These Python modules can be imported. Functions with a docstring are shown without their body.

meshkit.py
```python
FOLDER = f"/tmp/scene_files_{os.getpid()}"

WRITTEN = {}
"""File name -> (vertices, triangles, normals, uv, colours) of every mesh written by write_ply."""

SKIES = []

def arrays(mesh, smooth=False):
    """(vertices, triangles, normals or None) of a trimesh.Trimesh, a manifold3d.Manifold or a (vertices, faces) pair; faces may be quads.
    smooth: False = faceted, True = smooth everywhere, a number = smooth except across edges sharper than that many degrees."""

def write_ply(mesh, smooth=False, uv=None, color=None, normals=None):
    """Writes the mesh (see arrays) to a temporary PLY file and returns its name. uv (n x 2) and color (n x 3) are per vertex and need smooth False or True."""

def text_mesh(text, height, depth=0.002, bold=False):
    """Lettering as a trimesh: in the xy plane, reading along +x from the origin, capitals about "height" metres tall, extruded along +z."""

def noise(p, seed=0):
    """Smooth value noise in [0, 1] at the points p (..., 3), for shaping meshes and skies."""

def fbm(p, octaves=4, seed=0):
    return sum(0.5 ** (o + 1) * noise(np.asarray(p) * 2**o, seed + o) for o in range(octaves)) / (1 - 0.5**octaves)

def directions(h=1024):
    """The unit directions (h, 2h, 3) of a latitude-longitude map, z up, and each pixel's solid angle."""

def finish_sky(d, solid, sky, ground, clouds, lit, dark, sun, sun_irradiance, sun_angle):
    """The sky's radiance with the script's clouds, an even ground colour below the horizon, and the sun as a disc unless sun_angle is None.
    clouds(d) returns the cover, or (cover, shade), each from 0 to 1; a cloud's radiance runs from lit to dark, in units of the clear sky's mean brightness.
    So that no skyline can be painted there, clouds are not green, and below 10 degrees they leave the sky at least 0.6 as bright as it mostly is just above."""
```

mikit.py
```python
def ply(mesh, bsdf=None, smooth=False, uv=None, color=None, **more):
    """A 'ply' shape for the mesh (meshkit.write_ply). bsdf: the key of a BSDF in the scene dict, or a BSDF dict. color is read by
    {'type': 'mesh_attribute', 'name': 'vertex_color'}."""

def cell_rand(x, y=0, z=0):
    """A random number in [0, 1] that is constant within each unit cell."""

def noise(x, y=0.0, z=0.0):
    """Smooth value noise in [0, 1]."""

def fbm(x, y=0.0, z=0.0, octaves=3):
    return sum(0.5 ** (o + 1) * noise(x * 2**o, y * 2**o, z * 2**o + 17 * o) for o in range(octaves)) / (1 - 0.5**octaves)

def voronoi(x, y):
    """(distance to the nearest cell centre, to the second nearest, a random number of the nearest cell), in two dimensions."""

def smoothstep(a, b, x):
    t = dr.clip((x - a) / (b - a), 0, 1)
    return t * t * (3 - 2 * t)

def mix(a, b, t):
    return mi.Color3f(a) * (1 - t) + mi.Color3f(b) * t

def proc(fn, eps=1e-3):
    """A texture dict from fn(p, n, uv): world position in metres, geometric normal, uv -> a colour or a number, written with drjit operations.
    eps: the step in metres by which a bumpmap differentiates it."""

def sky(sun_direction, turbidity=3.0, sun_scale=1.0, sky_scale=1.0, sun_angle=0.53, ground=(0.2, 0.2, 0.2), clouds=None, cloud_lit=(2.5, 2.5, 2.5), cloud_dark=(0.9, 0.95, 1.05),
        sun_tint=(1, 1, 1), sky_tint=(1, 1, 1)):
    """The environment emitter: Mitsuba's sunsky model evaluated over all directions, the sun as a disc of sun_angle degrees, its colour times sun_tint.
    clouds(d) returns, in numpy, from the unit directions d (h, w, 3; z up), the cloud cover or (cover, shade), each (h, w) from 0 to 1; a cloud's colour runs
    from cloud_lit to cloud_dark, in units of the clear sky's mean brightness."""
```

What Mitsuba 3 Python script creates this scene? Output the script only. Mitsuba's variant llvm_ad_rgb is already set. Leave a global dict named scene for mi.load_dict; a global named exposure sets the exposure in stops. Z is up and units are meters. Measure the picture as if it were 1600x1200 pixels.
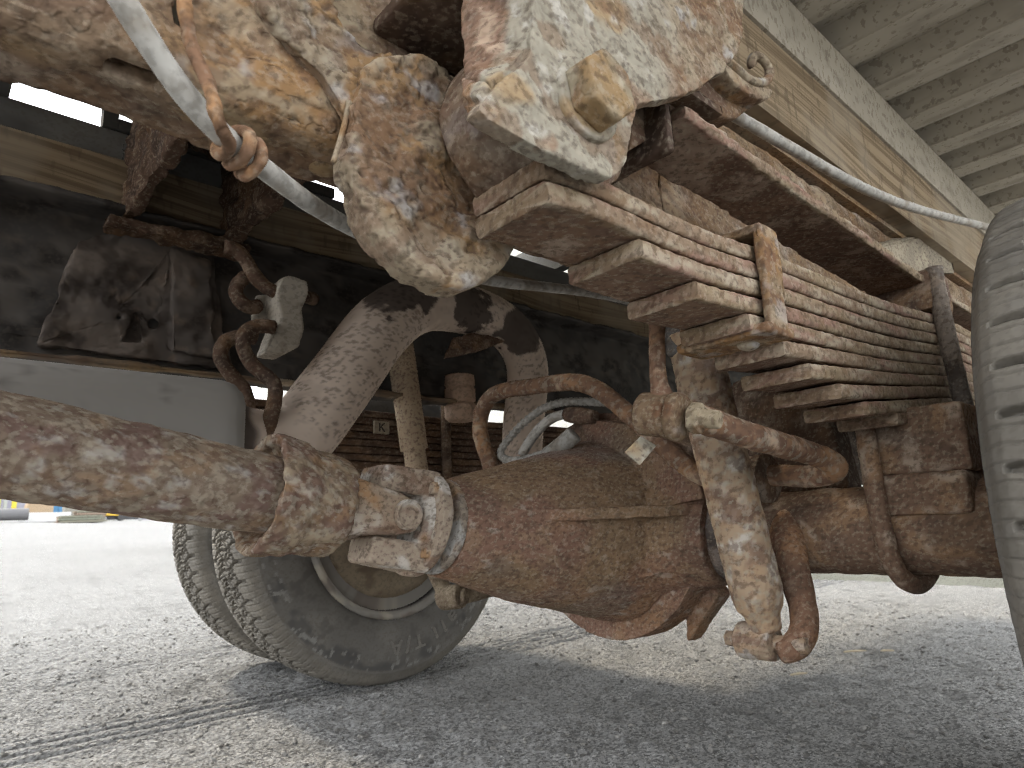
import math
import numpy as np, trimesh, manifold3d as m3, drjit as dr, mitsuba as mi
import scipy.sparse as sp
from scipy.interpolate import CubicSpline
import mikit, meshkit

T = mi.ScalarTransform4f
scene = {'type': 'scene'}
labels = {}

# ------------------------------------------------------------------ camera, sky, exposure
CAM = np.array([0.0, 0.0, 0.44])
FWD = np.array([0.6610, 0.7210, 0.2085])
UPV = np.array([-0.1051, -0.1869, 0.9767])
scene['camera'] = {'type': 'thinlens', 'fov': 75.36, 'fov_axis': 'x', 'near_clip': 0.02, 'far_clip': 400.0,
                   'aperture_radius': 0.0009, 'focus_distance': 0.75,
                   'to_world': T().look_at(origin=CAM.tolist(), target=(CAM + FWD).tolist(), up=UPV.tolist())}
SUN = (-0.13, 0.74, 0.70)
scene['sky'] = mikit.sky(SUN, turbidity=4, sun_scale=0.36, sky_scale=1.6, sun_angle=7.0, sun_tint=(0.94, 1.0, 1.06), ground=(0.25, 0.24, 0.22),
                         clouds=lambda d: 0.75 + 0.4 * meshkit.fbm(d * [3, 3, 9], 4), cloud_lit=(2.5, 2.55, 2.6), cloud_dark=(1.2, 1.25, 1.3))
exposure = 3.15

# ------------------------------------------------------------------ materials
def n3(p, f, o=0.0, octaves=3):
    x = 0.80 * p.x + 0.48 * p.y - 0.36 * p.z
    y = -0.60 * p.x + 0.64 * p.y - 0.48 * p.z
    z = 0.60 * p.y + 0.80 * p.z
    return mikit.fbm(x * f + o, y * f + o, z * f - o, octaves=octaves)

def pit_w(p, n, uv):
    return 0.55 * mikit.smoothstep(0.45, 0.74, n3(p, 210.0, 3.1, 4))
def fleck_w(p, n, uv):
    return 0.26 * mikit.smoothstep(0.48, 0.72, n3(p, 230.0, 11.7, 4))
def crust_h(p, n, uv):
    a = n3(p, 130.0, 5.3, 5)
    return a + 0.35 * mikit.smoothstep(0.46, 0.54, n3(p, 75.0, 9.1, 3))

def principled(c, rough=0.85, spec=0.25, **k):
    return {'type': 'principled', 'base_color': c if isinstance(c, dict) else {'type': 'rgb', 'value': list(c)}, 'roughness': rough, 'specular': spec, **k}
VCOL = {'type': 'mesh_attribute', 'name': 'vertex_color'}

scene['crust'] = {'type': 'twosided', 'inner': {'type': 'bumpmap', 'scale': 0.0026, 'tex': mikit.proc(crust_h, eps=0.0004),
    'inner': {'type': 'blendbsdf', 'weight': mikit.proc(pit_w),
              'a': {'type': 'blendbsdf', 'weight': mikit.proc(fleck_w), 'a': principled(VCOL, 0.82, 0.3), 'b': principled((0.40, 0.345, 0.265), 0.9)},
              'b': principled((0.06, 0.038, 0.024), 0.9)}}}
def scale_w(p, n, uv):
    return 0.60 * mikit.smoothstep(0.42, 0.66, n3(p, 130.0, 6.1, 5))
def chip_w(p, n, uv):
    return 0.50 * mikit.smoothstep(0.50, 0.70, n3(p, 150.0, 15.7, 5))
scene['scaly'] = {'type': 'twosided', 'inner': {'type': 'bumpmap', 'scale': 0.0030, 'tex': mikit.proc(crust_h, eps=0.0004),
    'inner': {'type': 'blendbsdf', 'weight': mikit.proc(chip_w),
              'a': {'type': 'blendbsdf', 'weight': mikit.proc(scale_w), 'a': principled(VCOL, 0.82, 0.3), 'b': principled((0.10, 0.062, 0.045), 0.9)},
              'b': principled((0.31, 0.275, 0.215), 0.9)}}}
def dust_h(p, n, uv):
    return n3(p, 420.0, 2.3)
def dust_w(p, n, uv):
    return 0.35 * mikit.smoothstep(0.45, 0.7, n3(p, 190.0, 8.3))
scene['dusty'] = {'type': 'twosided', 'inner': {'type': 'bumpmap', 'scale': 0.0005, 'tex': mikit.proc(dust_h, eps=0.0005),
    'inner': {'type': 'blendbsdf', 'weight': mikit.proc(dust_w), 'a': principled(VCOL, 0.75, 0.3), 'b': principled((0.10, 0.09, 0.075), 0.9)}}}
scene['matte'] = {'type': 'twosided', 'inner': principled(VCOL, 0.85, 0.2)}
scene['plain'] = {'type': 'twosided', 'inner': principled(VCOL, 0.6, 0.4)}

def ground_c(p, n, uv):
    fine = n3(p, 230.0, 1.0)
    mid = n3(p, 26.0, 4.0)
    big = n3(p, 1.7, 9.0)
    c = mikit.mix((0.105, 0.105, 0.103), (0.27, 0.269, 0.265), mikit.smoothstep(0.34, 0.62, fine))
    c = mikit.mix(c, (0.43, 0.425, 0.415), 0.85 * mikit.smoothstep(0.60, 0.70, n3(p, 280.0, 21.0)))
    c = c * (0.86 + 0.28 * mid) * (0.86 + 0.26 * big)
    return mikit.mix(c, (0.07, 0.069, 0.066), 0.35 * mikit.smoothstep(0.62, 0.72, n3(p, 14.0, 31.0)))
def ground_h(p, n, uv):
    return n3(p, 200.0, 1.0) + 0.8 * n3(p, 60.0, 6.0)
scene['gravelly'] = {'type': 'twosided', 'inner': {'type': 'bumpmap', 'scale': 0.007, 'tex': mikit.proc(ground_h, eps=0.0010),
    'inner': principled(mikit.proc(ground_c), 0.9, 0.2)}}

def timber_c(p, n, uv):
    g = mikit.fbm(p.x * 3.0, p.y * 40.0, p.z * 120.0 + 6.0 * mikit.noise(p.x * 2.2, 0.0, p.z * 5.0), octaves=3)
    c = mikit.mix((0.155, 0.113, 0.07), (0.285, 0.22, 0.145), mikit.smoothstep(0.32, 0.66, g))
    drip = mikit.smoothstep(0.56, 0.72, mikit.fbm(p.x * 90.0, p.y * 20.0, p.z * 22.0, octaves=3))
    c = mikit.mix(c, (0.10, 0.075, 0.05), 0.55 * drip)
    dust = mikit.smoothstep(0.42, 0.62, n3(p, 9.0, 2.0))
    return mikit.mix(c, (0.31, 0.27, 0.21), 0.4 * dust)
def timber_h(p, n, uv):
    return mikit.fbm(p.x * 8.0, p.y * 90.0, p.z * 220.0, octaves=2)
scene['timber'] = {'type': 'twosided', 'inner': {'type': 'bumpmap', 'scale': 0.0016, 'tex': mikit.proc(timber_h), 'inner': principled(mikit.proc(timber_c), 0.85, 0.2)}}

def paint_c(p, n, uv):
    c = mikit.mix((0.30, 0.27, 0.215), (0.41, 0.373, 0.305), n3(p, 7.0, 1.5))
    spots = mikit.smoothstep(0.58, 0.68, mikit.fbm(p.x * 170.0, p.y * 120.0, p.z * 70.0, octaves=3))
    c = mikit.mix(c, (0.15, 0.125, 0.095), 0.55 * spots)
    streak = mikit.smoothstep(0.50, 0.78, mikit.fbm(p.x * 40.0, p.y * 16.0, p.z * 40.0, octaves=4))
    return mikit.mix(c, (0.20, 0.175, 0.14), 0.55 * streak)
scene['paint'] = {'type': 'twosided', 'inner': principled(mikit.proc(paint_c), 0.7, 0.35)}

# ------------------------------------------------------------------ helpers
def sm(a, b, x):
    t = np.clip((x - a) / (b - a), 0, 1)
    return t * t * (3 - 2 * t)

PAL = {
    'hanger': ((.190, .150, .103), [((.205, .120, .054), 13, .47, .56, .85), ((.255, .222, .17), 45, .55, .64, .6), ((.12, .075, .05), 60, .55, .64, .6), ((.135, .078, .045), 22, .54, .63, .85), ((.30, .305, .31), 40, .63, .72, .5)]),
    'white': ((.215, .195, .155), [((.23, .155, .08), 17, .58, .68, .8), ((.38, .36, .32), 60, .56, .68, .6), ((.17, .10, .06), 28, .63, .70, .7)]),
    'raillow': ((.15, .105, .068), [((.23, .155, .08), 14, .48, .60, .8), ((.09, .055, .035), 24, .52, .64, .8), ((.42, .36, .28), 20, .60, .70, .7)]),
    'diff': ((.145, .083, .058), [((.185, .108, .064), 9, .48, .62, .7), ((.095, .058, .042), 16, .52, .64, .7), ((.19, .125, .08), 26, .58, .68, .6), ((.30, .26, .22), 60, .66, .73, .5)]),
    'axle': ((.115, .070, .046), [((.19, .115, .065), 18, .48, .60, .8), ((.27, .215, .165), 38, .58, .67, .7), ((.07, .045, .032), 22, .58, .66, .6)]),
    'shaft': ((.135, .102, .074), [((.20, .165, .125), 45, .50, .60, .8), ((.105, .065, .055), 22, .50, .60, .8), ((.19, .12, .07), 28, .57, .66, .5), ((.28, .265, .245), 75, .62, .69, .6)]),
    'yoke': ((.24, .19, .145), [((.37, .345, .31), 24, .48, .58, .9), ((.13, .08, .055), 30, .54, .64, .8), ((.28, .165, .08), 20, .58, .66, .7)]),
    'shock': ((.20, .145, .10), [((.29, .275, .255), 55, .56, .64, .7), ((.23, .15, .09), 20, .52, .62, .45), ((.10, .06, .045), 36, .56, .66, .7)]),
    'leafedge': ((.165, .123, .077), [((.15, .105, .07), 60, .46, .58, .9), ((.17, .10, .075), 55, .54, .64, .85), ((.29, .25, .19), 110, .55, .65, .6)]),
    'leafunder': ((.125, .076, .050), [((.092, .055, .038), 14, .46, .60, .9), ((.22, .165, .125), 30, .56, .66, .7)]),
    'dark': ((.050, .047, .045), [((.085, .077, .070), 12, .46, .60, .8), ((.018, .015, .014), 22, .52, .64, .8), ((.10, .085, .07), 40, .62, .72, .6)]),
    'brown': ((.105, .065, .045), [((.17, .105, .06), 20, .48, .60, .8), ((.055, .036, .028), 26, .52, .64, .8), ((.25, .19, .14), 44, .60, .70, .6)]),
    'exhaust': ((.43, .355, .295), [((.48, .40, .335), 6, .44, .60, .8), ((.33, .265, .215), 16, .57, .64, .5), ((.30, .24, .20), 75, .62, .69, .4)]),
    'muffler': ((.205, .196, .182), [((.235, .225, .208), 5, .44, .6, .8), ((.13, .122, .112), 55, .64, .72, .6)]),
    'cable': ((.31, .30, .275), [((.355, .34, .31), 50, .46, .6, .8), ((.17, .14, .105), 45, .54, .66, .6), ((.19, .175, .15), 110, .58, .68, .5)]),
    'rubber': ((.098, .093, .085), [((.128, .121, .109), 10, .45, .60, .8), ((.06, .056, .052), 30, .58, .68, .5)]),
    'tread': ((.105, .096, .082), [((.135, .123, .104), 12, .45, .60, .8), ((.12, .112, .10), 36, .56, .68, .5)]),
    'rim': ((.175, .165, .148), [((.12, .10, .085), 22, .52, .62, .8), ((.30, .27, .22), 14, .54, .66, .7)]),
    'drum': ((.125, .095, .065), [((.18, .145, .10), 12, .46, .60, .8), ((.09, .065, .045), 34, .54, .66, .7)]),
    'steel': ((.085, .085, .082), [((.13, .13, .122), 9, .46, .6, .8), ((.05, .05, .05), 30, .56, .68, .6)]),
    'block': ((.30, .27, .225), [((.36, .33, .28), 10, .46, .60, .8), ((.18, .15, .12), 40, .58, .68, .6)]),
}
def colour(name, p, seed=0):
    base, layers = PAL[name]
    c = np.tile(np.array(base, float), (len(p), 1))
    for i, (col, f, lo, hi, s) in enumerate(layers):
        w = (s * sm(lo, hi, meshkit.fbm(p * f, 3, seed + 13 * i)))[:, None]
        c = c * (1 - w) + np.array(col) * w
    return c * 1.3

def tm_of(x):
    if isinstance(x, trimesh.Trimesh):
        return x
    m = x.to_mesh()
    return trimesh.Trimesh(m.vert_properties[:, :3].astype(float), m.tri_verts, process=False)

def taubin(t, it, lam=0.5, mu=-0.53):
    e = t.edges_unique
    n = len(t.vertices)
    a = sp.coo_matrix((np.ones(2 * len(e)), (np.r_[e[:, 0], e[:, 1]], np.r_[e[:, 1], e[:, 0]])), (n, n)).tocsr()
    w = sp.diags(1 / np.maximum(np.asarray(a.sum(1)).ravel(), 1)) @ a
    v = np.array(t.vertices)
    for k in range(it):
        v = v + lam * (w @ v - v)
        if mu:
            v = v + mu * (w @ v - v)
    return trimesh.Trimesh(v, t.faces, process=False)

SEED = [0]
def add(key, shape, pal='brown', label=None, L=None, wear=0, melt=0, amp=0.0, freq=60, flake=0.0, ffreq=22, crack=0.0, angle=None, bsdf='crust', tint=None, cat=None, group=None, kind=None, merge=False):
    """One entry: the solid is cut to edges of L metres, worn (wear: rounding steps), crusted (amp, flake: metres of relief) and coloured."""
    SEED[0] += 7
    seed = SEED[0]
    if L and not isinstance(shape, trimesh.Trimesh):
        shape = shape.refine_to_length(L)
    t = tm_of(shape)
    if merge:
        t = trimesh.Trimesh(t.vertices, t.faces, process=True)
    if melt:
        t = taubin(t, melt, 0.5, 0)
    if wear:
        t = taubin(t, wear)
    fm = None
    if amp or flake:
        v, n = np.array(t.vertices), np.array(t.vertex_normals)
        d = np.zeros(len(v))
        if amp:
            d += amp * 2 * (meshkit.fbm(v * freq, 3, seed) - 0.5)
        if flake:
            fm = meshkit.fbm(v * ffreq, 4, seed + 5)
            d += flake * (sm(0.485, 0.515, fm) - 0.5)
            d += 0.6 * flake * (sm(0.585, 0.605, fm) + sm(0.40, 0.42, fm) - 1.0)
        t = trimesh.Trimesh(v + n * d[:, None], t.faces, process=False)
    if angle:
        t = trimesh.graph.smooth_shade(t, angle=np.radians(angle), facet_minarea=None)
    v = np.array(t.vertices)
    if callable(pal):
        c = pal(v, seed)
    elif isinstance(pal, str):
        c = colour(pal, v, seed)
    else:
        c = np.tile(np.array(pal, float), (len(v), 1))
    if crack and fm is not None and len(fm) == len(v):
        line = np.maximum.reduce([np.exp(-((fm - q) / .009) ** 2) for q in (.488, .590, .405)])[:, None]
        low = sm(.42, .40, fm)[:, None] * .55
        c = c * (1 - low) + np.array([.155, .09, .05]) * low
        c = c * (1 - crack * line) + np.array([.05, .032, .022]) * crack * line
    if tint is not None:
        c = c * np.array(tint)
    base, k = key, 0
    while key in scene:
        k += 1
        key = f'{base}_{k:03d}'
    scene[key] = mikit.ply(t, bsdf, smooth=True, color=np.clip(c, 0, 0.95))
    lab = {}
    if label: lab['label'] = label
    if cat: lab['category'] = cat
    if group: lab['group'] = group
    if kind: lab['kind'] = kind
    if lab: labels[key] = lab
    return key

def thing(key, label, cat, group=None):
    base, k = key, 0
    while key in labels:
        k += 1
        key = f'{base}_{k:03d}'
    labels[key] = {'label': label, 'category': cat, **({'group': group} if group else {})}
    return key

def path(pts, L=0.006):
    p = np.array(pts, float)
    t = np.r_[0, np.cumsum(np.linalg.norm(np.diff(p, axis=0), axis=1) ** 0.5)]
    cs = CubicSpline(t, p)
    s = np.linspace(0, t[-1], 400)
    q = cs(s)
    d = np.r_[0, np.cumsum(np.linalg.norm(np.diff(q, axis=0), axis=1))]
    n = max(3, int(d[-1] / L))
    ss = np.interp(np.linspace(0, d[-1], n), d, s)
    return cs(ss), ss, t

def rings(c, r, seg, ref=None, squash=None):
    """A tube through the centres c with radii r (n,) or (n, seg)."""
    c = np.asarray(c, float)
    n = len(c)
    tan = np.gradient(c, axis=0)
    tan /= np.linalg.norm(tan, axis=1, keepdims=True) + 1e-12
    u = np.cross(tan[0], ref if ref is not None else [0.13, 0.21, 0.97])
    u /= np.linalg.norm(u)
    U = []
    for k in range(n):
        u = u - tan[k] * (u @ tan[k])
        u /= np.linalg.norm(u)
        U.append(u)
    U = np.array(U)
    W = np.cross(tan, U)
    a = np.linspace(0, 2 * np.pi, seg, endpoint=False)
    r = np.broadcast_to(np.asarray(r, float).reshape(n, -1) if np.ndim(r) else np.full((n, 1), r), (n, seg))
    ca, sa = np.cos(a), np.sin(a)
    if squash: ca, sa = ca * squash[0], sa * squash[1]
    v = c[:, None] + r[..., None] * (ca[None, :, None] * U[:, None] + sa[None, :, None] * W[:, None])
    return v

def skin(v, caps=True):
    n, s = v.shape[:2]
    i = np.arange(n - 1)[:, None] * s
    j = np.arange(s)[None]
    k = (j + 1) % s
    f = np.concatenate([np.stack([i + j, i + k, i + s + k], -1).reshape(-1, 3), np.stack([i + j, i + s + k, i + s + j], -1).reshape(-1, 3)])
    v = v.reshape(-1, 3)
    if caps:
        a, b = len(v), len(v) + 1
        v = np.vstack([v, v[:s].mean(0), v[-s:].mean(0)])
        jj = np.arange(s); kk = (jj + 1) % s
        f = np.vstack([f, np.stack([np.full(s, a), kk, jj], -1), np.stack([np.full(s, b), (n - 1) * s + jj, (n - 1) * s + kk], -1)])
    t = trimesh.Trimesh(v, f, process=False)
    if t.volume < 0: t.invert()
    return t

def rod(pts, r, L=0.006, seg=None, straight=False):
    if straight:
        p = np.array(pts, float)
        d = np.r_[0, np.cumsum(np.linalg.norm(np.diff(p, axis=0), axis=1))]
        q = np.linspace(0, d[-1], max(3, int(d[-1] / L)))
        c = np.stack([np.interp(q, d, p[:, k]) for k in range(3)], -1)
        rr = np.interp(q, d, r) if np.ndim(r) else r
    else:
        c, ss, t = path(pts, L)
        rr = np.interp(ss, t, r) if np.ndim(r) else r
    m = np.max(rr)
    seg = seg or int(np.clip(2 * np.pi * m / L, 8, 96))
    v = rings(c, rr, seg)
    # rounded ends
    e = min(0.35 * m, L * 2)
    return skin(v)

def lathe(p0, d, prof, seg=64, L=0.006, sharp=True):
    """prof: (distance along d, radius) pairs; the outline is cut to L."""
    prof = np.array(prof, float)
    q = [prof[0]]
    for a, b in zip(prof[:-1], prof[1:]):
        n = max(1, int(np.linalg.norm(b - a) / L))
        q += [a + (b - a) * k / n for k in range(1, n + 1)]
    q = np.array(q)
    d = np.array(d, float); d /= np.linalg.norm(d)
    u = np.cross(d, [0.31, 0.17, 0.93]); u /= np.linalg.norm(u)
    w = np.cross(d, u)
    a = np.linspace(0, 2 * np.pi, seg, endpoint=False)
    v = np.array(p0)[None, None] + q[:, :1, None] * d + np.maximum(q[:, 1:, None], 1e-5) * (np.cos(a)[None, :, None] * u + np.sin(a)[None, :, None] * w)
    return skin(v)

def cyl(p0, p1, r0, r1=None, seg=48):
    p0, p1 = np.array(p0, float), np.array(p1, float)
    d = p1 - p0; h = np.linalg.norm(d); d /= h
    u = np.cross(d, [0.31, 0.17, 0.93]); u /= np.linalg.norm(u)
    w = np.cross(d, u)
    m = np.c_[u, w, d, p0]
    return m3.Manifold.cylinder(h, r0, r0 if r1 is None else r1, seg).transform(m)
def ball(p, r, seg=32): return m3.Manifold.sphere(r, seg).translate(list(map(float, p)))
def hull(*ms): return m3.Manifold.batch_hull(list(ms))
def hullp(pts): return m3.Manifold.hull_points(np.array(pts, float))
def box(lo, hi):
    lo, hi = np.minimum(lo, hi), np.maximum(lo, hi)
    return m3.Manifold.cube((hi - lo).tolist()).translate(lo.tolist())
def rbox(lo, hi, r=0.004, seg=8):
    lo, hi = np.minimum(lo, hi).astype(float) + r, np.maximum(lo, hi).astype(float) - r
    return hull(*[ball((x, y, z), r, seg) for x in (lo[0], hi[0]) for y in (lo[1], hi[1]) for z in (lo[2], hi[2])])
def plate_y(outline, y0, y1):
    """A plate upright along the truck: outline in x and z, thickness from y0 to y1."""
    c = m3.CrossSection([np.array(outline, float)], m3.FillRule.NonZero)
    return c.extrude(abs(y1 - y0)).transform(np.array([[1, 0, 0, 0], [0, 0, 1, min(y0, y1)], [0, 1, 0, 0.0]]))
def plate_x(outline, x0, x1):
    c = m3.CrossSection([np.array(outline, float)], m3.FillRule.NonZero)
    return c.extrude(abs(x1 - x0)).transform(np.array([[0, 0, 1, min(x0, x1)], [1, 0, 0, 0], [0, 1, 0, 0.0]]))
def union(ms): return m3.Manifold.batch_boolean(list(ms), m3.OpType.Add)
def cat_(ms): return trimesh.util.concatenate([tm_of(m) for m in ms])
def strip(a, b, th, L=0.004):
    """A sheet of thickness th between two 3-D polylines with equally many points."""
    a, b = np.array(a, float), np.array(b, float)
    parts = []
    for i in range(len(a) - 1):
        q = np.array([a[i], a[i + 1], b[i + 1], b[i]])
        n = np.cross(q[1] - q[0], q[3] - q[0]); n /= np.linalg.norm(n)
        parts.append(hullp(np.vstack([q - n * th / 2, q + n * th / 2])))
    return union(parts)
def hexhead(p, d, r, h):
    return cyl(p, np.array(p) + np.array(d) * h, r, r * 0.98, 6)

# ------------------------------------------------------------------ ground
def ground_z(x, y):
    s = np.log1p(np.exp(np.clip((y - 2.6) * 2.2, -40, 40))) / 2.2
    s = np.where((y - 2.6) * 2.2 > 39, y - 2.6, s)
    return 0.027 + 0.035 * np.clip(y, -6, 60) + s * (0.022 - 0.0016 * np.clip(x, -30, 30))
def axis(lo, hi, a, b, fine, grow=1.09):
    m = list(np.arange(a, b, fine))
    s, x, up = fine, b, []
    while x < hi:
        up.append(x); s *= grow; x += s
    s, x, dn = fine, a, []
    while x > lo:
        s *= grow; x -= s; dn.append(x)
    return np.array(dn[::-1] + m + up + [hi])
gx, gy = axis(-30, 45, 0.1, 2.9, 0.008), axis(-12, 60, 0.35, 2.7, 0.0055)
gy = np.r_[gy[gy < 1.44], np.arange(1.44, 1.685, .003), gy[gy > 1.686]]
X, Y_ = np.meshgrid(gx, gy, indexing='ij')
P2 = np.stack([X, Y_, np.zeros_like(X)], -1)
Zg = ground_z(X, Y_)
near = sm(6.0, 2.5, np.hypot(X - 1.2, Y_ - 1.2))
Zg = Zg + 0.012 * (meshkit.fbm(P2 * 2.3, 3, 3) - 0.5) + near * (0.010 * (meshkit.fbm(P2 * 22, 3, 5) - 0.5) + 0.007 * (meshkit.fbm(P2 * 75, 2, 8) - 0.5))
def ruts(yc, half, count, depth, wob, x0, x1):
    yy = Y_ - yc - wob * (meshkit.fbm(P2 * [0.9, 0, 0] + 4.1, 2, 9) - 0.5) - 0.012 * (meshkit.fbm(P2 * 34, 2, 19) - 0.5) * .5
    inside = sm(half, half - 0.015, np.abs(yy)) * sm(x0, x0 + 0.1, X) * sm(x1, x1 - 0.1, X)
    wave = 0.5 + 0.5 * np.cos(2 * np.pi * (yy / (2 * half) * count))
    broken = 0.75 + 0.45 * meshkit.fbm(P2 * [16, 40, 1], 2, 23)
    return -inside * depth * (wave ** 2.5) * broken
flat = sm(.105, .085, np.abs(Y_ - 1.562)) * sm(1.0, .9, X)
Zbase = ground_z(X, Y_) + 0.012 * (meshkit.fbm(P2 * 2.3, 3, 3) - 0.5)
Zg = Zg * (1 - .75 * flat) + Zbase * .75 * flat
Zg += ruts(1.562, 0.095, 4.0, 0.018, 0.008, -2.5, 1.0)
Zg += ruts(1.60, 0.10, 5.0, 0.010, 0.08, .98, 4.2)
Zg += ruts(2.15, 0.10, 4.0, 0.007, 0.25, -1.0, 4.5)
Zg = np.where((np.abs(X - .92) < 0.12) & (Y_ > 1.44) & (Y_ < 2.0), np.minimum(Zg, ground_z(X, Y_) + .001), Zg)
v = np.stack([X, Y_, Zg], -1).reshape(-1, 3)
ni, nj = X.shape
idx = np.arange(ni * nj).reshape(ni, nj)
quads = np.stack([idx[:-1, :-1], idx[1:, :-1], idx[1:, 1:], idx[:-1, 1:]], -1).reshape(-1, 4)
scene['ground'] = mikit.ply((v, quads), 'gravelly', smooth=True)
labels['ground'] = {'label': 'grey compacted gravel yard with tyre tracks pressed into it', 'kind': 'structure'}

rng = np.random.default_rng(4)
ico = trimesh.creation.icosphere(subdivisions=1)
def pebbles(n, lo, hi, smin, smax):
    vs, fs = [], []
    x = rng.uniform(lo[0], hi[0], n); y = rng.uniform(lo[1], hi[1], n)
    ix = np.clip(np.searchsorted(gx, x), 1, ni - 1); iy = np.clip(np.searchsorted(gy, y), 1, nj - 1)
    z = Zg[ix, iy]
    for k in range(n):
        s = smin * (smax / smin) ** (rng.random() ** 2.6)
        a = np.array(ico.vertices) * (1 + 0.22 * rng.standard_normal((len(ico.vertices), 1)))
        a = a * [1, rng.uniform(.6, 1), rng.uniform(.45, .8)] * s
        t = rng.uniform(0, 6.28)
        a = a @ np.array([[math.cos(t), math.sin(t), 0], [-math.sin(t), math.cos(t), 0], [0, 0, 1]])
        vs.append(a + [x[k], y[k], z[k] + 0.1 * s]); fs.append(np.array(ico.faces) + 42 * k)
    return trimesh.Trimesh(np.vstack(vs), np.vstack(fs), process=False)
peb = pebbles(14000, (0.0, 0.3), (3.0, 3.0), 0.0015, 0.006)
pc = np.repeat(rng.uniform(0.08, 0.30, 14000) ** 1.0, 42)[:, None] * np.array([1, .97, .92])
scene['gravel'] = mikit.ply(peb, 'dusty', smooth=False, color=pc)
labels['gravel'] = {'label': 'loose pebbles and grit scattered on the grey yard', 'category': 'gravel', 'kind': 'stuff'}

for (px_, py_, rot, ln_, lab) in ((1.60, .80, .3, .022, 'pale twig lying on the grit nearest the hooked shock arm'), (1.93, .80, .1, .030, 'longer of the two pale splinters lying right of the hooked arm'), (1.99, .74, -.2, .016, 'shorter of the two pale splinters lying right of the hooked arm')):
    zt = float(ground_z(np.array(px_), np.array(py_))) + .012
    dd = np.array([math.cos(rot - .8), math.sin(rot - .8), 0]) * ln_
    c_ = np.array([px_, py_, zt])
    add('twig', rod([c_ - dd, c_ + dd * .1 + [0, 0, .001], c_ + dd], [.0022, .003, .0016], .003, 8), (.42, .36, .26), lab, cat='twig', bsdf='matte')

# ------------------------------------------------------------------ the truck
TR = thing('flatbed_truck', 'rusty flatbed truck seen from underneath beside its rear axle, with wooden sills and leaf springs', 'truck')
def part(name, *a, **k): return add(f'{TR}__{name}', *a, **k)
def sub(parent, name, *a, **k): return add(f'{parent}__{name}', *a, **k)

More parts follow.
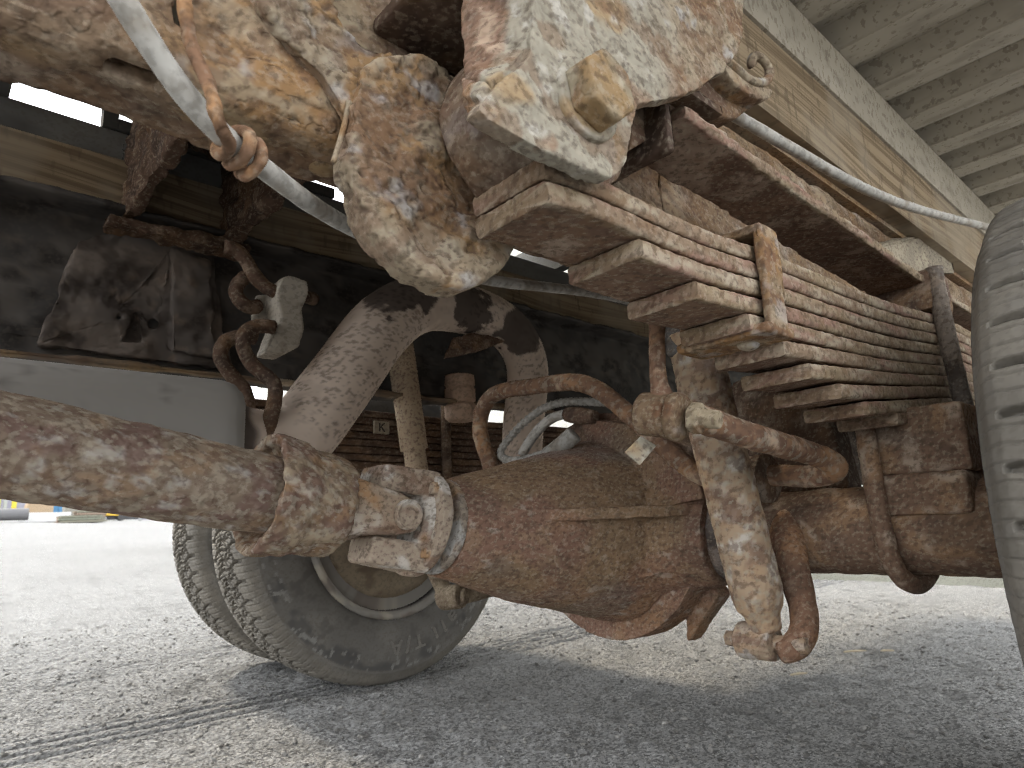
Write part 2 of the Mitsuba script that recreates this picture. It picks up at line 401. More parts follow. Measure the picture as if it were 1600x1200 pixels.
# --- near frame rail: a channel on the camera's side
def channel(y_face, y_tip, z0, z1, th, x0, x1):
    s = 1 if y_tip > y_face else -1
    r = .026
    arc = [(y_face + s * r * (1 - math.sin(a)), z0 + r * (1 - math.cos(a))) for a in np.linspace(math.pi / 2, 0, 8)]
    o = arc + [(y_tip, z0), (y_tip, z0 + th), (y_face + s * r, z0 + th), (y_face + s * th, z0 + r), (y_face + s * th, z1 - th), (y_tip, z1 - th), (y_tip, z1), (y_face + s * .014, z1), (y_face + s * .004, z1 - .004), (y_face, z1 - .014)]
    return plate_x(o, x0, x1)
slot = hull(cyl(np.array((0.0656, 0.4158, 0.722)) + [0, 0, -.02], np.array((0.0656, 0.4158, 0.722)) + [0, 0, .02], 0.0075), cyl(np.array((0.0874, 0.4153, 0.722)) + [0, 0, -.02], np.array((0.0874, 0.4153, 0.722)) + [0, 0, .02], 0.0065))
slot2 = hull(cyl((0.0922, 0.39, 0.7702), (0.0993, 0.42, 0.7956), 0.0035), cyl((0.0952, 0.39, 0.7548), (0.1025, 0.42, 0.779), 0.0035))
def rail_col(p, seed):
    a, b = colour('raillow', p, seed), colour('hanger', p, seed + 3)
    w = sm(0.03, 0.15, p[:, 0] + 0.14 * (meshkit.fbm(p * 14, 3, seed) - .5)) * sm(0.26, 0.22, p[:, 0]) * sm(.716, .728, p[:, 2] + .02 * (meshkit.fbm(p * 30, 3, seed) - .5)) + sm(0.5, 0.6, p[:, 0]) * 0.6
    d = np.maximum(sm(0.415, 0.45, p[:, 1]) * sm(0.6, 0.5, p[:, 0]) * .75, sm(.22, .26, p[:, 0]) * sm(.5, .45, p[:, 0]) * sm(.75, .77, p[:, 2]))  # the shade of the hanger cavity is put into a browner rust
    c = a * (1 - w[:, None]) + b * w[:, None] * [1.0, .95, .88]
    return c * (1 - d[:, None]) + colour('brown', p, seed) * d[:, None]
near_seg = channel(.40, .468, .722, .98, .008, -.10, .62) - slot - slot2
near_seg = near_seg.refine_to_length(.0045)
rail = trimesh.util.concatenate([tm_of(near_seg), tm_of(channel(.40, .468, .722, .98, .008, -1.6, -.10).refine_to_length(.05)), tm_of(channel(.40, .468, .722, .98, .008, .62, 2.7).refine_to_length(.012))])
part('frame_rail', rail, rail_col, 'near frame rail of flaking pale and ochre rust across the top left', amp=.0022, freq=34, flake=.0024, ffreq=17, crack=.5)

# rivets on the rail
for q, r in (((0.1617, 0.433, 0.7235), .0115), ((0.2182, 0.4447, 0.7235), .0125)):
    part('rivet', lathe(q, (0, 0, -1), [(-.004, r), (.001, r), (.003, r * .8), (.0042, r * .4), (.0045, 0)], 40, .0015), 'raillow', 'round rusty rivet head on the near frame rail', amp=.0005, freq=200)
part('cotter_pin', rod([(0.208, 0.386, 0.7446), (0.2041, 0.388, 0.7209), (0.199, 0.392, 0.6962)], .0022, .002), 'hanger', 'thin rusty pin sticking down beside the spring hanger')

# hanger base plate with its folded front edge, lying on the rail
bp = [(0.1414, 0.8409), (0.1438, 0.7959), (0.1502, 0.7873), (0.1603, 0.7765), (0.1726, 0.7644), (0.1875, 0.7572), (0.2025, 0.7392), (0.2102, 0.7259), (0.2143, 0.7019), (0.2242, 0.685), (0.2595, 0.6756), (0.2616, 0.7919), (0.243, 0.8035), (0.2217, 0.8007), (0.2057, 0.8068), (0.1952, 0.8208), (0.1906, 0.8729)]
part('hanger_base', plate_y(bp, .387, .3995), 'hanger', 'pale flaking folded edge of the hanger plate riveted to the rail', L=.0030, wear=3, amp=.0014, freq=60, flake=.0026, ffreq=24, crack=.7)

# inboard lobe of the hanger
lobe = [(0.2397, 0.7919), (0.2242, 0.782), (0.2115, 0.7642), (0.2054, 0.7408), (0.203, 0.7147), (0.2041, 0.6881), (0.2104, 0.6662), (0.2213, 0.648), (0.2345, 0.6344), (0.2535, 0.6246), (0.2759, 0.6189), (0.2949, 0.619), (0.3167, 0.629), (0.3376, 0.6456), (0.3483, 0.6616), (0.3732, 0.7033), (0.4363, 0.7681), (0.447, 0.8763), (0.3598, 0.8412), (0.3009, 0.8019), (0.2661, 0.8028)]
part('hanger_lobe', plate_y(lobe, .374, .398), 'hanger', 'large rounded hanger lobe with peeling orange and grey rust behind the spring eye', L=.0026, melt=4, wear=3, amp=.0010, freq=80, flake=.0030, ffreq=26, crack=.75)
# web added to close off and darken the cavity between both flanges
part('added_hanger_web', union([box((.235, .283, .825), (.56, .399, .836)), box((.455, .283, .75), (.465, .399, .826))]), lambda p, s: colour('brown', p, s) * .55, 'added rusty web, coloured dark to shade the cavity between the two hanger flanges', L=.006, wear=2, amp=.002, freq=40)  # brown darkened further to stand in for the cavity shade
# outboard plate with the bolt
op = [(0.2804, 0.847), (0.274, 0.7615), (0.27, 0.7382), (0.2558, 0.7183), (0.2372, 0.6972), (0.2256, 0.6834), (0.2244, 0.6779), (0.2325, 0.6745), (0.2774, 0.6712), (0.3268, 0.6732), (0.3462, 0.6754), (0.3589, 0.6853), (0.3686, 0.7032), (0.379, 0.7337), (0.3879, 0.7523), (0.4245, 0.7722), (0.475, 0.8031), (0.5285, 0.8476), (0.5725, 0.8961), (0.5921, 0.9471), (0.6202, 1.078)]
plate = plate_y(op, .262, .276)
flange = strip([(0.2868, 0.268, 0.8563), (0.2803, 0.268, 0.7688), (0.2749, 0.268, 0.7434), (0.2587, 0.268, 0.7214), (0.2405, 0.268, 0.7012), (0.2317, 0.268, 0.6877)],
               [(0.2674, 0.318, 0.8845), (0.264, 0.318, 0.8042), (0.2618, 0.316, 0.7752), (0.2567, 0.31, 0.7509), (0.2494, 0.302, 0.728), (0.2411, 0.292, 0.7054)], .011)
low = strip([(0.2317, 0.268, 0.6877), (0.2353, 0.268, 0.6797), (0.2837, 0.268, 0.6755)], [(0.2411, 0.292, 0.7054), (0.2432, 0.288, 0.6954), (0.2922, 0.276, 0.6836)], .008)
def white_col(p, seed):
    a, b = colour('white', p, seed), colour('hanger', p, seed)
    w = sm(.40, .46, p[:, 0] + .05 * (meshkit.fbm(p * 20, 3, seed) - .5))
    f = sm(.277, .283, p[:, 1]) 
    c = a * (1 - w[:, None]) + b * w[:, None]
    return c * (1 - f[:, None]) + colour('brown', p, seed) * f[:, None] * 1.5
HB = part('spring_hanger', union([plate, flange, low]), white_col, 'whitish crusted hanger bracket plate holding the big hex bolt', L=.0024, melt=1, wear=2, amp=.0009, freq=110, flake=.0010, ffreq=34, crack=.35)
bc = np.array((0.3233, 0.262, 0.7269))
sub(HB, 'washer', lathe(bc, (0, -1, 0), [(-.004, .0305), (.003, .0305), (.0045, .029), (.0048, .02)], 72, .002), 'white', 'round crusted washer under the hex bolt', amp=.0009, freq=90)
hb = hexhead(bc + [0, -.004, 0], (0, -1, 0), .0262, .024) ^ lathe(bc, (0, -1, 0), [(0, 0), (0, .0262), (.024, .0262), (.0285, .0215), (.0285, 0)], 64, .05) if False else hexhead(bc + [0, -.004, 0], (0, -1, 0), .0268, .020)
sub(HB, 'hex_bolt', hb, 'white', 'large rusty hex bolt head in the middle of the whitish bracket', L=.0025, melt=2, wear=2, amp=.0007, freq=120, tint=(.80, .74, .64))

# hook and clip at the end of the bracket
part('clip_plate', plate_y([(0.5712, 0.8936), (0.5817, 0.9032), (0.6041, 0.9015), (0.6445, 0.9026), (0.691, 0.9151), (0.6847, 0.9024), (0.6637, 0.8884), (0.6256, 0.8799), (0.5934, 0.8811)], .285, .335), 'hanger', 'bent pale steel clip below the hanger end', L=.004, melt=2, amp=.0008, freq=80)
part('hook', rod([(0.5758, 0.285, 0.8987), (0.6039, 0.285, 0.9002), (0.6333, 0.285, 0.9), (0.661, 0.285, 0.9096), (0.6865, 0.286, 0.9318), (0.6883, 0.289, 0.9514), (0.6706, 0.292, 0.953), (0.6656, 0.295, 0.9457), (0.6693, 0.296, 0.9414)], .0052, .003), 'hanger', 'curled rusty hook end by the hanger', amp=.001, freq=120)
part('clip_block', plate_y([(0.4363, 0.7925), (0.4973, 0.846), (0.5834, 0.8963), (0.6385, 0.8979), (0.6932, 0.9105), (0.6305, 0.8627), (0.5377, 0.8301), (0.4305, 0.7499)], .305, .36), 'brown', 'dark wedge block between the hanger and the helper leaf', L=.006, wear=2, amp=.001, tint=(.8, .78, .75))

# --- leaf spring (near)
LSX = [0.28, 0.37, 0.47, 0.60, 0.80, 1.02, 1.20, 1.45, 1.75]
LSZ = [0.684, 0.691, 0.690, 0.697, 0.7045, 0.717, 0.733, 0.735, 0.730]
top_a = CubicSpline(LSX, LSZ)
def leaf_mesh(xs, zt, y0, y1, th, dent=0.0, L=.004):
    c = np.stack([xs, zt], -1)
    tan = np.gradient(c, axis=0); tan /= np.linalg.norm(tan, axis=1, keepdims=True)
    nrm = np.stack([-tan[:, 1], tan[:, 0]], -1)
    ny = int((y1 - y0) / L)
    yy = np.linspace(y0, y1, ny + 1)
    b = .0022
    prof = [(y, 0) for y in yy[1:-1]]
    ring = [(y0 + b, 0)] + prof + [(y1 - b, 0), (y1, -b), (y1, -th * .5), (y1, -th + b), (y1 - b, -th)] + [(y, -th) for y in yy[-2:0:-1]] + [(y0 + b, -th), (y0, -th + b), (y0, -th * .5), (y0, -b)]
    ring = np.array(ring)
    v = np.zeros((len(xs), len(ring), 3))
    v[..., 1] = ring[None, :, 0]
    v[..., 0] = c[:, 0:1] + nrm[:, 0:1] * ring[None, :, 1]
    v[..., 2] = c[:, 1:2] + nrm[:, 1:2] * ring[None, :, 1]
    t = skin(v)
    return t
def leaf_col_fn(y0, x_end, sgn=1):
    def f(p, seed):
        a, b = colour('leafedge', p * [.22, 1, 1], seed), colour('leafunder', p, seed)
        w = np.maximum(sm(.0085, .0035, sgn * (p[:, 1] - y0)), .9 * sm(.003, .0008, np.abs(p[:, 0] - x_end)))
        w = np.clip(w + .25 * (meshkit.fbm(p * 40, 2, seed) - .5), 0, 1)[:, None]
        return b * (1 - w) + a * w
    return f
LS = f'{TR}__leaf_spring'
labels[LS] = {'label': 'near leaf spring, a stack of ten thick rusted leaves running back from the hanger'}
ends = [0.30, 0.300, 0.404, 0.480, 0.565, 0.624, 0.677, 0.745, 0.822, 0.918]
endz = [None, None, None, None, None, 0.606, 0.589, 0.5745, 0.562, 0.5565]
Y0, Y1 = .285, .361
for k in range(10):
    xe = ends[k]
    xs = np.r_[np.arange(xe, 1.06, .0026), np.arange(1.06, 1.30, .004), np.arange(1.30, 1.72 - .05 * k, .02)]
    sp_ = np.interp(xs, [.3, .6, 1.02, 1.25, 1.7], [.0182, .0178, .0166, .0164, .0166])
    z = top_a(xs) - k * sp_
    if endz[k] is not None:
        dz = endz[k] - np.interp(xe, xs, z)
        z = z + dz * np.clip(1 - (xs - xe) / .30, 0, 1) ** 1.8
    th = .0158 if k else .0150
    sub(LS, 'leaf', leaf_mesh(xs, z, Y0 + .0016 * math.sin(k * 5.1), Y1 + .001 * math.cos(k * 3.3), th, L=.0038), leaf_col_fn(Y0, xe),
        None, amp=.0008, freq=230, flake=.0003, ffreq=90, crack=.1)
eye = lathe((.335, Y0 + .001, .744), (0, 1, 0), [(0, .028), (0, .062), (.003, .067), (.07, .067), (.073, .062), (.073, .028)], 110, .0035)
sub(LS, 'eye', eye, lambda p, s: colour('brown', p, s) * .6 + colour('hanger', p, s) * .28, 'round spring eye wrapped around the hanger bolt', amp=.0012, freq=50, flake=.0012)
# spring clip around the stack
cx = .600
clip = union([rbox((cx - .018, Y0 - .013, .610), (cx + .018, Y0 - .004, .714), .003), rbox((cx - .018, Y1 + .004, .610), (cx + .018, Y1 + .013, .714), .003),
              rbox((cx - .018, Y0 - .013, .7065), (cx + .018, Y1 + .013, .7165), .003), rbox((cx - .026, Y0 - .013, .604), (cx + .026, Y1 + .013, .6145), .003)])
SC = part('spring_clip', clip, 'hanger', 'rusty pale clip strapped round the upper leaves', L=.0030, wear=2, amp=.0009, freq=90, flake=.0008, tint=(.82, .75, .68))
sub(SC, 'rivet', ball((cx + .004, .31, .6035), .011, 24).scale((1, 1, .55)).translate((0, 0, .2716)), 'hanger', None, L=.003, amp=.0008, freq=100)
# helper leaf on top
hx = np.r_[np.arange(.492, 1.25, .0045), np.arange(1.25, 1.56, .02)]
hz = np.interp(hx, [.49, .7, 1.0, 1.16, 1.3, 1.56], [.812, .806, .796, .790, .788, .79])
part('helper_leaf', leaf_mesh(hx, hz, Y0, Y1 + .002, .0135), leaf_col_fn(Y0, -9), 'dark brown helper leaf above the spring with a ragged pale edge', amp=.0014, freq=130, flake=.0012, ffreq=55)
# pad and block over the axle, U-bolts
part('top_pad', rbox((1.14, .270, .735), (1.215, .372, .800), .006), 'brown', 'rusty clamp block on top of the spring pack', L=.007, wear=3, amp=.002, freq=50)
SEAT = part('spring_seat', hullp([(x, y, z) for x, y, z in [(.955, .225, .565), (1.10, .225, .565), (.955, .345, .565), (1.10, .345, .565), (.965, .228, .480), (1.08, .228, .480), (.965, .340, .480), (1.08, .340, .480)]]), 'axle', 'square rusty spring seat block between the axle and the leaves', L=.006, wear=6, amp=.002, freq=30)
sub(SEAT, 'saddle', rbox((.952, .232, .428), (1.05, .335, .481), .006), 'axle', None, L=.006, wear=4, amp=.0015, freq=35)
part('u_bolt', rod([(.950, .338, .62), (.948, .337, .55), (.945, .336, .47), (.945, .334, .41), (.955, .331, .365), (.985, .326, .342), (1.02, .322, .340), (1.06, .318, .36)], .0125, .005), 'axle', 'long rusted clamp bolt bent round the front of the axle tube', amp=.0012, freq=60)
part('u_bolt', rod([(1.150, .272, .80), (1.150, .270, .65), (1.14, .262, .50), (1.12, .258, .41)], .0125, .006), 'dark', 'dark clamp bolt behind the stack end beside the near tyre', tint=(2, 1.8, 1.6), amp=.001)

# --- near sill timber, stringer, deck
part('wooden_sill', box((-1.6, .362, .993), (2.6, .50, 1.137)), (1, 1, 1), 'brown mud streaked timber sill along the near frame rail', bsdf='timber', L=.3, angle=30)
part('spacer_strip', box((-1.6, .392, .9815), (2.6, .48, .992)), 'hanger', 'thin pale packing strip between rail and timber', L=.05, angle=30)
part('stringer', box((-1.6, .357, 1.138), (2.6, .46, 1.246)), (1, 1, 1), 'cream painted stringer above the near timber, spotted with mud', bsdf='paint', L=.3, angle=30)
DK = part('deck', box((-.35, -.32, 1.292), (2.55, 1.30, 1.302)), (1, 1, 1), 'mud splashed cream underside of the flatbed deck', bsdf='paint', angle=30)  # cut short at front and near side to let sky light underneath
sub(DK, 'far_panel', box((-.35, 1.56, 1.292), (2.55, 2.15, 1.302)), (1, 1, 1), 'outer deck strip beyond the far frame rail', bsdf='paint', angle=30)
for k in range(17):
    x0 = 1.172 + .1675 * (k - 9)
    o = [(x0 - .006, 1.2475), (x0 + .058, 1.2475), (x0 + .058, 1.2535), (x0 + .093, 1.2915), (x0 - .030, 1.2915), (x0 - .006, 1.2535)]
    sub(DK, 'rib', plate_y(o, -.32, 1.30), (1, 1, 1), bsdf='paint', angle=25)
for k in range(5):
    x0 = .02 + .43 * k
    sub(DK, 'crossmember', box((x0, 1.18, 1.151), (x0 + .035, 2.15, 1.2465)), 'steel', bsdf='dusty', angle=30)

# --- far frame rail, timber and stringer
farrail = (channel(1.262, 1.19, .722, 1.0, .008, -1.8, 2.7)
           - cyl((.622, 1.20, .785), (.622, 1.30, .785), .010) - cyl((.47, 1.20, .735), (.47, 1.30, .735), .0085))
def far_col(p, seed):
    w = (sm(1.215, 1.195, p[:, 1]) * sm(.745, .735, p[:, 2]))[:, None] * .8  # paler lower lip: its lit edge is put into the colour
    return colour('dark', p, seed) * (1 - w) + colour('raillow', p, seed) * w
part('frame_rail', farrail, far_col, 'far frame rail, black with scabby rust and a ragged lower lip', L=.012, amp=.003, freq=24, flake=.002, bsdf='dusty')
gus = union([plate_y([(0.1676, 0.9377), (0.2556, 0.9915), (0.3819, 0.9811), (0.398, 0.8817), (0.427, 0.7485), (0.13, 0.7541)], 1.238, 1.2525), plate_y([(0.3109, 0.9572), (0.3734, 0.95), (0.3932, 0.7667), (0.3213, 0.7687)], 1.226, 1.239)])
gus = gus - cyl((0.2286, 1.2, 0.8051), (0.2476, 1.3, 0.8355), .0065) - cyl((0.2813, 1.2, 0.8043), (0.3048, 1.3, 0.8346), .0065) - plate_y([(0.2626, 0.8338), (0.2429, 0.7754), (0.2763, 0.7747)], 1.20, 1.2505)
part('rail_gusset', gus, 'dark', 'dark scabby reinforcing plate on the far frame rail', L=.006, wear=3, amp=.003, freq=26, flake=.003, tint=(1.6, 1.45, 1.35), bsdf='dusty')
part('wooden_sill', box((-1.8, 1.214, 1.003), (2.6, 1.32, 1.095)), (1, 1, 1), 'far timber sill with visible grain above the black rail', bsdf='timber', L=.3, angle=30)
FS = part('stringer', union([box((-1.8, 1.222, 1.0965), (2.6, 1.227, 1.150)), box((-1.8, 1.222, 1.144), (2.6, 1.30, 1.1495))]), 'steel', 'grey steel stringer above the far timber', L=.05, angle=30, bsdf='dusty')
q = np.array((0.2302, 1.22, 1.125))
sub(FS, 'bolt', union([cyl(q + [0, 0, -.035], q + [0, 0, .02], .006, seg=16), hexhead(q + [0, 0, -.008], (0, 0, 1), .012, .012), hexhead(q + [0, 0, -.024], (0, 0, 1), .011, .010)]), 'steel', 'small dark bolt through the far stringer', angle=30, bsdf='dusty', tint=(.5, .5, .5))

for (bx0, bx1, bz) in ((-.5, .048, 1.247), (.185, .208, 1.247), (.2085, .62, 1.172)):
    sub(FS, 'bracket', box((bx0, 1.215, 1.151), (bx1, 1.24, bz)), 'steel', bsdf='dusty', angle=30, tint=(.5, .5, .5))

# --- crossmember
def slab(a, b, c, d, th): return strip([a, b], [d, c], th)
cm = union([box((.222, .485, 1.02 - .05), (.236, 1.205, 1.17)), box((.392, .485, 1.02 - .05), (.406, 1.205, 1.17)), box((.222, .485, 1.165), (.406, 1.205, 1.178))])
CM = part('crossmember', union([rbox((.225, .49, .985), (.243, 1.21, 1.16), .003), rbox((.385, .49, .975), (.410, 1.21, 1.16), .003), box((.230, .49, 1.150), (.405, 1.21, 1.162)), rbox((.195, 1.165, .952), (.425, 1.205, .974), .003)]), lambda p, s: colour('brown', p, s) * [.62, .58, .55], 'ragged rusted crossmember meeting the far frame rail', L=.006, wear=2, amp=.0055, freq=38, flake=.004, ffreq=30)

# --- exhaust
pp, ss, tt = path([(.36, 1.10, .60), (0.4844, 1.1, 0.6026), (0.5369, 1.1, 0.6608), (0.5978, 1.1, 0.7455), (0.6707, 1.1, 0.8425), (0.7559, 1.1, 0.9018), (0.8598, 1.11, 0.9188), (1.005, 1.12, 0.9049), (1.086, 1.13, 0.8287), (1.083, 1.14, 0.7115), (1.076, 1.15, 0.5969), (1.09, 1.16, .55)], .004)
rr = np.interp(ss, [tt[0], tt[4], tt[7], tt[-1]], [.064, .064, .052, .047])
def exh_col(p, seed):
    c = colour('exhaust', p, seed)
    spk = (.55 * sm(.56, .63, meshkit.fbm(p * 150, 3, seed)) * sm(.47, .58, meshkit.fbm(p * 8 + 1.7, 2, 31)))[:, None]
    c = c * (1 - spk) + np.array([.13, .09, .07]) * spk
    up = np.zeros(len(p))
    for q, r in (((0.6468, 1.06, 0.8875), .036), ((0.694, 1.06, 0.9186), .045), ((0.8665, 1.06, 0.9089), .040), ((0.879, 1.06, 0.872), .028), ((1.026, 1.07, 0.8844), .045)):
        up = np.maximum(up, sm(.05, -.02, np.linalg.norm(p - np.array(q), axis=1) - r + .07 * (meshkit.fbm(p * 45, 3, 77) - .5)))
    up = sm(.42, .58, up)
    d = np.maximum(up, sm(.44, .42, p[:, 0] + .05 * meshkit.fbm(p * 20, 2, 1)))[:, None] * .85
    return c * (1 - d) + np.array([.03, .022, .02]) * d
EX = part('exhaust_pipe', skin(rings(pp, rr, 96)), exh_col, 'wide dusty beige exhaust pipe arching over the axle', amp=.0010, freq=18, bsdf='matte')
fl = hullp([(0.8277, 1.1, 0.8122), (0.839, 1.1, 0.8424), (0.9037, 1.1, 0.8645), (0.9799, 1.1, 0.8738), (0.9947, 1.1, 0.8576), (0.9355, 1.1, 0.8321), np.array((0.8271, 1.1, 0.7952)) + [0, .02, 0], np.array((0.9753, 1.1, 0.8608)) + [0, .03, 0]])
sub(EX, 'flake', fl, 'brown', 'loose curled rust flake hanging under the pipe', L=.006, wear=2, amp=.006, freq=30)
part('tank', rbox((-1.3, .98, .515), (.372, 1.16, .676), .038, 16), 'muffler', 'smooth grey tank below the far frame rail', bsdf='matte', L=.012)
def hanger_rod(pts, label): part('exhaust_hanger', rod(pts, .0122, .005), 'brown', label, amp=.002, freq=60, tint=(.75, .72, .7))
hanger_rod([(0.3534, 1.08, 0.9197), (0.3836, 1.08, 0.9088), (0.4041, 1.08, 0.881), (0.4293, 1.08, 0.8608), (0.4476, 1.08, 0.8576), (0.5308, 1.12, 0.8741)], 'upper bent hanger rod running into the rubber block')
hanger_rod([(0.3974, 1.1, 0.8836), (0.3825, 1.1, 0.8455), (0.3993, 1.1, 0.8304), (0.4217, 1.11, 0.8376)], 'short hooked rod behind the rubber block')
hanger_rod([(0.4321, 1.06, 0.7867), (0.4071, 1.06, 0.7847), (0.3854, 1.06, 0.77), (0.3844, 1.06, 0.7395), (0.4096, 1.06, 0.7082), (0.4307, 1.05, 0.687), (0.4298, 1.05, 0.6441), (0.4212, 1.04, 0.5796)], 'lower bent hanger rod curling down to the exhaust')
hanger_rod([(0.4291, 1.13, 0.7831), (0.3852, 1.13, 0.7762), (0.3693, 1.13, 0.7512), (0.3833, 1.13, 0.7195), (0.4079, 1.13, 0.6942), (0.4146, 1.12, 0.6431)], 'hooked hanger rod beside the tank end')
def outline_block(o, y0, y1, name, lab): part(name, plate_y(o, y0, y1), 'block', lab, L=.004, melt=3, wear=4, amp=.001, freq=40, bsdf='dusty')
outline_block([(0.4424, 0.8778), (0.4584, 0.8885), (0.4918, 0.8838), (0.4947, 0.8624), (0.4833, 0.8289), (0.4887, 0.7966), (0.48, 0.7613), (0.4551, 0.7451), (0.4239, 0.7453), (0.436, 0.7833), (0.4443, 0.8078), (0.4392, 0.8301), (0.4363, 0.8529)], 1.062, 1.118, 'isolator', 'grey rubber exhaust isolator block hung on bent rods')
outline_block([(0.4264, 0.8634), (0.4542, 0.8691), (0.4555, 0.8231), (0.4398, 0.806), (0.4189, 0.8167)], 1.125, 1.135, 'isolator', 'small grey rubber tab behind the isolator')

# --- far shock absorber, bump stop, far spring
part('shock_absorber', lathe((0.7737, 1.21, 0.871), np.array((0.8225, 1.21, 0.5329)) - np.array((0.7737, 1.21, 0.871)), [(0, 0), (0, .030), (.262, .030), (.264, .024), (.44, .024), (.44, 0)], 48, .008), lambda p, s: colour('exhaust', p, s) * [.72, .66, .55], 'far shock absorber leaning down behind the exhaust arch', amp=.0008)
b0 = np.array((0.9422, 1.21, 0.7913))
part('bump_stop', lathe(b0 + [0, 0, .0], (0, 0, -1), [(0, 0), (0, .034), (.022, .036), (.028, .032), (.033, .036), (.060, .036), (.066, .031), (.072, .038), (.100, .037), (.108, .030), (.108, 0)], 48, .004), 'exhaust', 'ribbed rubber bump stop under the far frame rail', bsdf='dusty', tint=(.8, .68, .6))
FSP = f'{TR}__leaf_spring_001'
labels[FSP] = {'label': 'far leaf spring, a dark dusty stack of leaves behind the exhaust arch'}
for k in range(10):
    x0 = [.2, .2, .3, .42, .5, .57, .63, .70, .77, .87][k]
    xs = np.arange(x0, 1.9 - .04 * k, .012)
    z = .705 + .012 * np.abs(xs - 1.02) - k * .0165
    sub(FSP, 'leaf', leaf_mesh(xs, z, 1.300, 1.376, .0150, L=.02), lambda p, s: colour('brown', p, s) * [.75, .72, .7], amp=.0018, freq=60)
kp = (0.7733, 1.285, 0.669)
KP = part('marker_plate', box(np.array(kp) + [-.015, 0, -.014], np.array(kp) + [.022, .008, .014]), 'block', 'small pale plate marked K on the far spring', bsdf='dusty', angle=30, tint=(.7, .66, .6))
kt = meshkit.text_mesh('K', .02, .0015)
kv = np.array(kt.vertices)
sub(KP, 'letter', trimesh.Trimesh(np.c_[kv[:, 0] + kp[0] - .007, kp[1] - kv[:, 2], kv[:, 1] + kp[2] - .010], kt.faces, process=False), (.06, .05, .04), bsdf='dusty', angle=30)
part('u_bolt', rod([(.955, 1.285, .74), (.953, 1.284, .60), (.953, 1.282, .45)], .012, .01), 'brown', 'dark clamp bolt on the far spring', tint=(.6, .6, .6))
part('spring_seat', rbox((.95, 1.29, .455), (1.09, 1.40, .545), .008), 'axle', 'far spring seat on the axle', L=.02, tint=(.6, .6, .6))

part('rear_crossmember', union([rbox((1.86, .44, .50), (1.93, 1.24, .735), .008), rbox((1.78, .41, .715), (1.98, 1.24, .728), .004)]), 'dark', 'dark rear crossmember between the rails behind the axle', L=.014, amp=.003, freq=24, flake=.002, tint=(1.3, 1.15, 1.0))
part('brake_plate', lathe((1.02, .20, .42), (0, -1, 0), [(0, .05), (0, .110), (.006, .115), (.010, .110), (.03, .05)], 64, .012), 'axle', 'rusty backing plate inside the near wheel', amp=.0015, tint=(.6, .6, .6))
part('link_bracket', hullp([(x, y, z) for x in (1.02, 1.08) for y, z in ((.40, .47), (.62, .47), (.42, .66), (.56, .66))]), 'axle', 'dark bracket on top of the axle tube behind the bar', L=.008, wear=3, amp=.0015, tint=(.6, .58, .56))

# --- axle and differential
AX = f'{TR}__rear_axle'
labels[AX] = {'label': 'rear axle with a big reddish brown rusty differential housing'}
pin = np.array((.655, .85, .450))
cone = hull(cyl((.612, .85, .442), (.64, .85, .439), .072, .074, 64), cyl((.74, .845, .418), (.78, .842, .418), .096, .106, 64), cyl((.93, .83, .428), (.975, .825, .428), .155, .168, 64))
ring = hull(cyl((.968, .823, .436), (1.03, .822, .436), .205, .207, 72))
cover = hull(cyl((1.028, .822, .436), (1.045, .822, .436), .192, .188, 64), cyl((1.14, .822, .43), (1.16, .822, .43), .125, .09, 48))
trump = union([cyl((1.01, .82, .425), (1.01, .595, .412), .150, .083, 64), cyl((1.01, .82, .425), (1.01, 1.07, .412), .150, .083, 64)])
rib = hullp([(.705, .752, .462), (.705, .752, .444), (.985, .575, .460), (.985, .575, .442), (.985, .85, .456), (.985, .85, .444), (.705, .85, .459), (.705, .85, .447)])
rib2 = hullp([(.88, .72, .355), (.88, .72, .343), (.99, .63, .375), (.99, .63, .360), (.99, .8, .37), (.99, .8, .345)])
fp = [(0.925, 0.8261, 0.6213), (0.925, 0.8003, 0.6247), (0.925, 0.6888, 0.5969), (0.925, 0.5902, 0.5478), (0.925, 0.5815, 0.4665), (0.925, 0.7045, 0.4526), (0.925, 0.7902, 0.5364)]
pad = hullp([np.array(q) + d for q in fp for d in ([0, 0, 0], [.15, .02, .012])])
pad2 = hullp([(x, y, z) for x in (1.02, 1.06) for y, z in ((.70, .23), (.665, .285), (.63, .31), (.70, .40))])
diff = union([cone, ring, cover, trump, rib, rib2, pad, pad2])
def diff_col(p, seed):
    c = colour('diff', p, seed)
    k = (.6 * sm(.50, .60, meshkit.fbm(p * 7 + 5, 3, 17)))[:, None]
    c = c * (1 - k) + np.array([.20, .138, .078]) * k
    k = (.5 * sm(.52, .62, meshkit.fbm(p * 9 + 25, 3, 19)))[:, None]
    c = c * (1 - k) + np.array([.125, .098, .08]) * k
    g = (.45 * sm(.56, .66, meshkit.fbm(p * 11 + 9, 3, seed)) * sm(.52, .58, p[:, 2]))[:, None]
    o = (.5 * sm(.42, .30, p[:, 2]) * sm(.50, .62, meshkit.fbm(p * 9 + 2, 3, seed)))[:, None]
    c = c * (1 - g) + np.array([.22, .22, .215]) * g
    return c * (1 - o) + np.array([.23, .125, .06]) * o
sub(AX, 'differential', diff, diff_col, 'bulky reddish brown differential housing with a long rib and bolted rear cover', L=.0045, melt=1, wear=3, amp=.0009, freq=50, flake=.0007, ffreq=50)
tube = lathe((1.02, .62, .410), (0, -1, 0), [(0, 0), (0, .060), (.10, .0605), (.56, .0625), (.74, .066), (.74, 0)], 80, .006)
sub(AX, 'axle_tube', tube, 'axle', 'thick rusty near axle tube running out to the tyre', amp=.0012, freq=30, flake=.0010, ffreq=30)
sub(AX, 'axle_tube', lathe((1.02, 1.04, .410), (0, 1, 0), [(0, 0), (0, .060), (.72, .064), (.72, 0)], 64, .012), 'axle', 'far axle tube')
